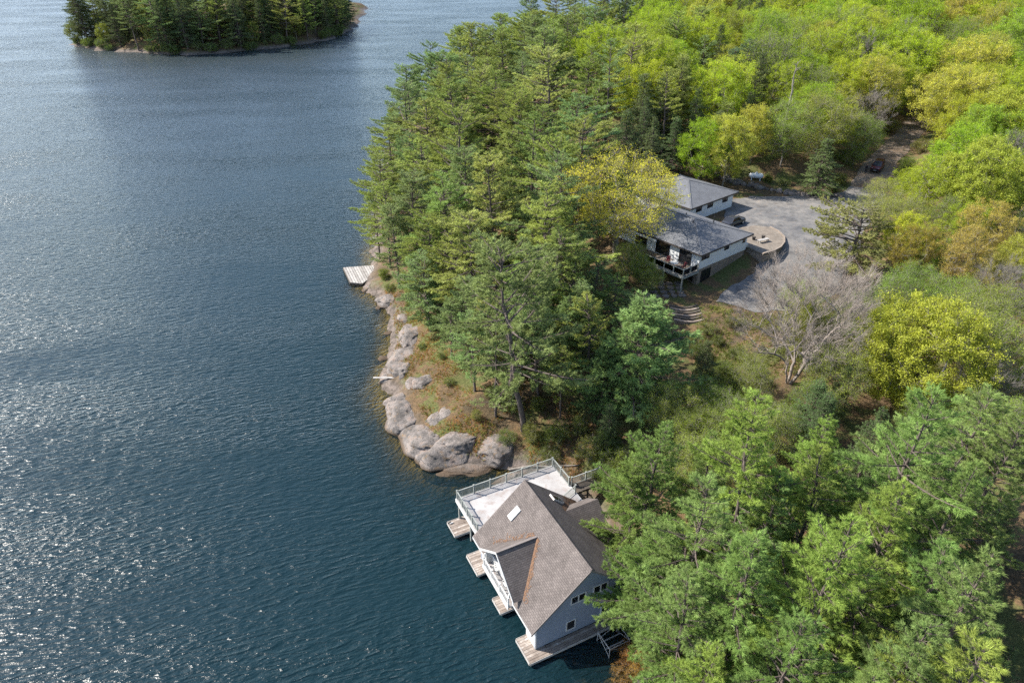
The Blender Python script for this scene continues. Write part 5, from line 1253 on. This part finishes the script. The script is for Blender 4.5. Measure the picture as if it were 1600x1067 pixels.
for px, py, ht in ((1385, 280, 8), (1420, 300, 9), (1500, 430, 9), (1560, 440, 10), (1410, 430, 8), (1590, 500, 9), (1540, 470, 9), (1330, 480, 7), (1380, 500, 8), (988, 378, 6), (1005, 400, 5), (1020, 418, 4), (1320, 545, 8), (1440, 410, 8), (1100, 640, 7), (1130, 690, 7), (1580, 620, 8), (1180, 560, 6), (1060, 600, 7), (1150, 620, 6), (1190, 640, 7), (1110, 590, 5), (1230, 640, 6), (1090, 690, 8), (1280, 600, 6)): put_top('airy', px, py, ht)
for px, py, ht in ((1360, 55, 14), (1370, 140, 11)): put_top('bare', px, py, ht, variant=1)
put_top('bare', 1580, 410, 9, variant=1); put_top('bare', 1350, 430, 8, variant=1); put_top('bare', 880, 420, 7, variant=1); put_top('bare', 1560, 560, 8, variant=1); put_top('bare', 1205, 60, 14, variant=1)
for px, py, ht, v in ((1198, 622, 22, 0), (1462, 600, 22, 2), (1345, 800, 20, 1), (1570, 860, 18, 1), (1110, 745, 19, 2), (1035, 655, 16, 1), (1180, 830, 18, 0), (1290, 700, 17, 1), (1420, 760, 18, 0), (1040, 800, 15, 1), (1540, 720, 18, 1), (1090, 900, 15, 2), (1260, 960, 16, 2), (1450, 960, 17, 0), (1560, 1010, 17, 2), (1130, 1010, 13, 1), (1370, 1060, 17, 1), (1000, 850, 12, 1), (1000, 715, 14, 0), (1590, 650, 17, 0), (1380, 880, 15, 2), (1490, 850, 16, 1), (1210, 740, 15, 2), (1108, 668, 13, 1), (1292, 652, 14, 0), (1545, 612, 17, 2)):
    put_top('bigpine', px, py, ht, variant=v)
for px, py, ht in ((1300, 610, 9), (1380, 640, 10), (1330, 570, 7), (1290, 590, 8)): put_top('hemlock', px, py, ht, color=(.1, .145, .055))

# fill the rest of the wood, keeping clear of water, buildings, drive and sight of the rocks
bhc = np.array([(-4.5, 52.5), (7, 57), (15.5, 35), (2, 31)])
def clear_of(x, y):
    if sdist(np.array(DRIVE), np.array([x]), np.array([y]))[0] > -2.2: return False
    if sdist(np.array(TRACK), np.array([x]), np.array([y]))[0] > -.8: return False
    if 2.2 > min(np.hypot(x - a, y - b) for a, b, _ in LANE): return False
    for o, a, w, d in ((HO, HA, HW, HD), (GO, GA, GW, GD)):
        dx, dy = x - o[0], y - o[1]; u = dx * math.cos(a) + dy * math.sin(a); v = -dx * math.sin(a) + dy * math.cos(a)
        if -4.5 < u < w + 2.5 and -3 < v < d + 2.5: return False
    if sdist(bhc, np.array([x]), np.array([y]))[0] > -3.0: return False
    if sdist(np.array(pp), np.array([x]), np.array([y]))[0] > -3: return False
    return True
rf = random.Random(21); XY = [t[4] for t in TREES]; n_fill = 0
cand = []
for _ in range(12000): cand.append((rf.uniform(-36, 190), rf.uniform(16, 265)))
cd = land_dist(np.array([c[0] for c in cand]), np.array([c[1] for c in cand]))
for (x, y), d in zip(cand, cd):
    if d < 1.2: continue
    z = hz(x, y); bx, by = proj(np.array([x, y, z])); tx, ty = proj(np.array([x, y, z + 15]))
    if ty > 1150 or tx < 480 or tx > 1720 or by < -60: continue
    # open places seen in the photograph: rocky slope, yard, view to the bare tree
    if 560 < bx < 640 + max(0, by - 470) * .75 and 455 < by < 760: continue
    if 1000 < bx < 1240 and 430 < by < 610: continue
    if 1140 < bx < 1420 and 270 < by < 470: continue
    if not clear_of(x, y): continue
    sp = 4.2 if y < 60 else 7.0 if tx < 1000 else 4.3
    if y > 140: sp = 5.6 if tx > 1000 else 7.2
    if min((x - a) ** 2 + (y - b) ** 2 for a, b in XY) < sp * sp: continue
    # leave nothing tall in the sight line of the house, garage, drive and boathouse
    u = rf.random()
    if tx < 985 + (by - 300) * .0 and by < 470:
        kind = 'pine' if u < .92 or tx < 860 else 'hemlock' if u < .97 else 'maple'; ht = rf.choice((rf.uniform(11, 16), rf.uniform(15, 20), rf.uniform(18, 23))) if d > 6 else rf.uniform(9, 15)
    elif by < 300 and tx < 1190: kind = 'maple' if u < .35 else 'hemlock' if u < .7 else 'pine'; ht = rf.uniform(11, 18)
    elif by < 330: kind = 'maple' if u < .72 else 'airy' if u < .88 else 'bare' if u < .92 else 'hemlock'; ht = rf.uniform(10, 16) if y < 150 else rf.uniform(13, 19)
    elif bx > 1240 and by < 640: kind = 'airy' if u < .55 else 'maple' if u < .8 else 'bare' if u < .9 else 'hemlock'; ht = rf.uniform(5, 9)
    else: kind = 'youngpine' if u < .25 else 'airy' if u < .5 else 'hemlock'; ht = rf.uniform(4, 8.5)
    # do not rise in front of things the photograph shows
    def hides(h):
        ax_, ay_ = proj(np.array([x, y, z + h])); top, bot = min(ay_, by), max(ay_, by)
        for (qx0, qx1, qy0, qy1, mar) in ((1010, 1190, 268, 455, 22), (880, 1060, 240, 400, 0), (1130, 1420, 275, 440, 20), (715, 935, 715, 1030, 40), (1130, 1330, 425, 615, 25), (590, 690, 500, 735, 12), (1340, 1400, 240, 292, 22), (1370, 1432, 205, 245, 22), (1400, 1462, 165, 212, 22), (1410, 1510, 490, 560, 10), (1165, 1200, 255, 285, 8), (900, 1030, 935, 1060, 12)):
            if qx0 - mar < (ax_ + bx) / 2 < qx1 + mar and top < qy1 and bot > qy1 - 6: return True
        return False
    if hides(ht):
        ht *= .45
        if kind in ('pine', 'bigpine'): kind = 'youngpine'
        if kind == 'hemlock' and ht < 5: kind = 'airy'
        if hides(ht): continue
    kw = {'variant': 1} if kind == 'bare' else {}
    put(kind, x, y, ht, **kw); XY.append((x, y)); n_fill += 1

# island wood
isl = [(rf.uniform(-235, -92), rf.uniform(345, 470)) for _ in range(1500)]
dI = sdist(ISLE, np.array([a for a, b in isl]), np.array([b for a, b in isl])); IXY = [(0, 0)]
for (x, y), d in zip(isl, dI):
    if d < .8 or d > 40: continue
    if min((x - a) ** 2 + (y - b) ** 2 for a, b in IXY) < (5.0 if d < 18 else 7.0) ** 2: continue
    k = rf.random(); kind = 'pine' if k < .45 else 'hemlock' if k < .88 else 'maple'
    put(kind, x, y, rf.uniform(19, 27) if kind != 'maple' else rf.uniform(10, 14), color=None if kind != 'maple' else (.16, .2, .04)); IXY.append((x, y))

for k in range(56):
    a = rf.uniform(0, 1) * (len(ISLE) - 1); i = int(a); p = ISLE[i] + (ISLE[(i + 1) % len(ISLE)] - ISLE[i]) * (a - i); q = p + (np.array([-160, 440]) - p) * .014
    if q[1] < 450: put('shrub', q[0], q[1], rf.uniform(2.5, 4.5), color=(.14, .2, .05))
# young pines under the taller ones on the point
for k in range(400):
    x, y = rf.uniform(-32, 22), rf.uniform(66, 170)
    d = float(land_dist(np.array([x]), np.array([y]))[0]); bx, by = proj(np.array([x, y, hz(x, y)]))
    if d < 1.5 or d > 40 or bx > 930 or (bx < 640 + max(0, by - 470) * .75 and by > 455) or not clear_of(x, y): continue
    if min((x - a) ** 2 + (y - b) ** 2 for a, b in XY) < 7.5: continue
    put('youngpine', x, y, rf.uniform(3.0, 6.5)); XY.append((x, y))

# shrubs on the bank, by the drive and on the rocky slope
def put_shrub(px, py, ht, color=None, label=None, v=None, word=None):
    z = 3.0
    for _ in range(10): P = at(px, py, z); z = .5 * z + .5 * hz(P[0], P[1])
    return put('shrub', P[0], P[1], ht, color=color, label=label, variant=v, word=word)
for px, py, ht, c in ((985, 1035, 1.9, (.33, .19, .05)), (1015, 1050, 2.0, (.3, .2, .05)), (1040, 1015, 2.2, (.24, .2, .05)), (972, 1062, 1.2, (.34, .2, .06)), (1060, 1055, 2.4, None), (960, 985, .9, None)):
    put_shrub(px, py, ht, c, word='rust and yellow shrub' if c else None)
for px, py, ht in ((830, 690, 2.2), (870, 690, 2.6), (905, 680, 2.2), (860, 720, 1.6), (920, 715, 2.2), (950, 700, 2.6), (790, 690, 1.4), (745, 655, 1.2), (700, 600, .9), (660, 545, .8), (690, 560, .9), (730, 570, 1.2), (770, 620, 1.4), (640, 480, 1.1), (610, 455, 1.2), (600, 435, 1.6), (650, 460, 1.4), (800, 640, 1.5), (840, 640, 1.6),
        (1150, 560, 1.6), (1120, 540, 1.4), (1090, 560, 2.0), (1180, 600, 2.2), (1130, 590, 2.0), (1290, 520, 2.4), (1330, 470, 2.0), (1210, 660, 2.4), (1270, 560, 2.2), (1300, 300, 1.8), (1310, 290, 2.2), (1150, 270, 1.6), (1200, 285, 1.4), (1225, 290, 1.4), (1110, 262, 1.6), (1400, 300, 2.4), (1415, 270, 2.6), (1440, 240, 2.6), (1320, 255, 2.6), (1345, 235, 2.6), (1385, 205, 2.6), (1395, 330, 2.2), (1375, 360, 2.0), (970, 440, 1.6), (1000, 425, 1.6), (985, 400, 1.8), (940, 760, 2.4), (965, 770, 2.8), (955, 735, 2.4), (985, 745, 3.0), (1110, 610, 2.2), (1140, 630, 2.4), (1165, 575, 1.8), (1105, 520, 1.4), (1140, 510, 1.4), (1075, 540, 1.8)):
    put_shrub(px, py, ht)

# ------------------------------------------------------------------ ground cover that nobody could count
gg = np.random.default_rng(77)
def cover(name, label, polypx, n, cols, ln, wd, zmax=None):
    P = np.array([at(px, py, 2.5)[:2] for px, py in polypx]); x0, y0 = P.min(0); x1, y1 = P.max(0)
    xy = np.c_[gg.uniform(x0, x1, n * 2), gg.uniform(y0, y1, n * 2)]; xy = xy[sdist(P, xy[:, 0], xy[:, 1]) > 0]
    den = fbm(np.c_[xy * .35, xy[:, :1] * 0], 91, 3); xy = xy[den + gg.uniform(-.15, .15, len(xy)) > .47][:n]
    z = height(xy[:, 0], xy[:, 1]); k = z > .55; C = np.c_[xy, z][k]
    V, F = blades(C, np.tile([[0, 0, 1.0]], (len(C), 1)), 7, ln, wd, .55, gg)
    o = mesh_obj(name, npmesh(name, V, F, M['grass'])); o.color = (*cols, 1); tag(o, label, 'grass', kind='stuff')
SLP = [(600, 440), (660, 440), (760, 520), (860, 600), (940, 690), (900, 735), (830, 735), (770, 705), (680, 680), (620, 560), (600, 490)]
cover('dry_grass', 'rust and straw coloured dry grass on the rocky shore slope', SLP, 9000, (.31, .175, .06), .32, .045)
cover('green_grass', 'fresh yellow green grass and blueberry on the rocky shore slope', SLP, 7000, (.2, .22, .05), .3, .05)
cover('bank_weeds', 'green weeds below the bare tree and around the garden steps', [(1080, 520), (1180, 540), (1330, 520), (1360, 620), (1200, 700), (1080, 640)], 6000, (.16, .19, .05), .4, .06)
cover('drive_edge_weeds', 'weeds along the wooded edges of the driveway', [(1140, 262), (1240, 288), (1350, 265), (1440, 170), (1460, 190), (1400, 300), (1420, 360), (1330, 330), (1300, 312), (1150, 296)], 3000, (.14, .17, .04), .35, .06)

# ------------------------------------------------------------------ labels that single out each tree
ORD = ['first', 'second', 'third', 'fourth', 'fifth', 'sixth', 'seventh', 'eighth', 'ninth', 'tenth', 'eleventh', 'twelfth', 'thirteenth', 'fourteenth', 'fifteenth', 'sixteenth', 'seventeenth', 'eighteenth', 'nineteenth']
TENS = {2: 'twenty', 3: 'thirty', 4: 'forty', 5: 'fifty', 6: 'sixty', 7: 'seventy'}; TTH = {2: 'twentieth', 3: 'thirtieth', 4: 'fortieth', 5: 'fiftieth', 6: 'sixtieth', 7: 'seventieth'}
def ordw(i):
    if i < 19: return ORD[i]
    n = i + 1; t, u = divmod(n, 10)
    return TTH[t] if u == 0 else TENS[t] + '-' + ORD[u - 1]
DESC = {'pine': 'white pine', 'bigpine': 'broad white pine', 'youngpine': 'young bushy pine', 'hemlock': 'dark hemlock', 'spreadhem': 'spreading cedar', 'maple': 'bright green leafing maple', 'densemaple': 'dense yellow green maple', 'airy': 'thin olive leafing tree', 'oak': 'yellow oak', 'bare': 'slim leafless tree', 'snag': 'dead tree', 'shrub': 'low leafing shrub'}
def region(px, py, x, y):
    if y > 300: return 'on the far island'
    if px < 700 and py < 230: return 'at the far tip of the pine point'
    if px < 760 and py < 520: return 'on the lake edge of the pine point'
    if px < 760: return 'on the rocky shore slope'
    if px < 880 and py < 300: return 'in the middle of the pine point'
    if px < 1000 and py < 200: return 'along the top edge left of centre'
    if px < 1000 and py < 480: return 'between the pine point and the house'
    if px < 1110 and py < 740 and py > 430: return 'between the house and the boathouse'
    if px < 1240 and py < 110: return 'along the top edge behind the garage'
    if px < 1240 and py < 330: return 'in the woods just behind the garage'
    if py < 70: return 'along the top edge at upper right'
    if px < 1400 and py < 330: return 'left of the shaded lane'
    if py < 330: return 'right of the shaded lane'
    if py < 560: return 'right of the driveway'
    if py < 700: return 'near the big bare tree'
    if px < 1150: return 'beside the boathouse'
    if px < 1350: return 'at lower right of the boathouse'
    return 'in the bottom right corner'
buckets = {}
for T in TREES:
    t, kind, word, (px, py), (x, y), label = T
    if kind == 'shrub':
        bx, by = proj(np.array([x, y, hz(x, y)])); reg = region(float(bx), float(by), x, y)
    else: reg = region(px, py, x, y)
    t['category'] = 'shrub' if kind == 'shrub' else 'tree'; t['group'] = (KNAME[kind].replace('_', ' ') + 's ' + reg) if kind != 'snag' else 'dead trees in the wood'
    if label: t['label'] = label; continue
    buckets.setdefault((word or DESC[kind], reg), []).append((px, t, py))
for (ds, reg), L in buckets.items():
    rows = [('', L)]
    if len(L) > 24:
        L.sort(key=lambda q: -q[2]); n_ = math.ceil(len(L) / 22); nm = {2: ['front row', 'back row'], 3: ['front row', 'middle row', 'back row']}.get(n_, ['front row', 'second row', 'third row', 'fourth row', 'fifth row', 'sixth row', 'seventh row', 'eighth row'])
        rows = [(', ' + nm[i], L[i * len(L) // n_:(i + 1) * len(L) // n_]) for i in range(n_)]
    for rn, Q in rows:
        Q.sort(key=lambda q: q[0])
        for i, (px, t, _d) in enumerate(Q):
            t['label'] = f'{ds} {reg}{rn}' if len(Q) == 1 else f'{ds} {reg}{rn}, {ordw(i)} from left'
print('TREES', len(TREES), 'fill', n_fill)
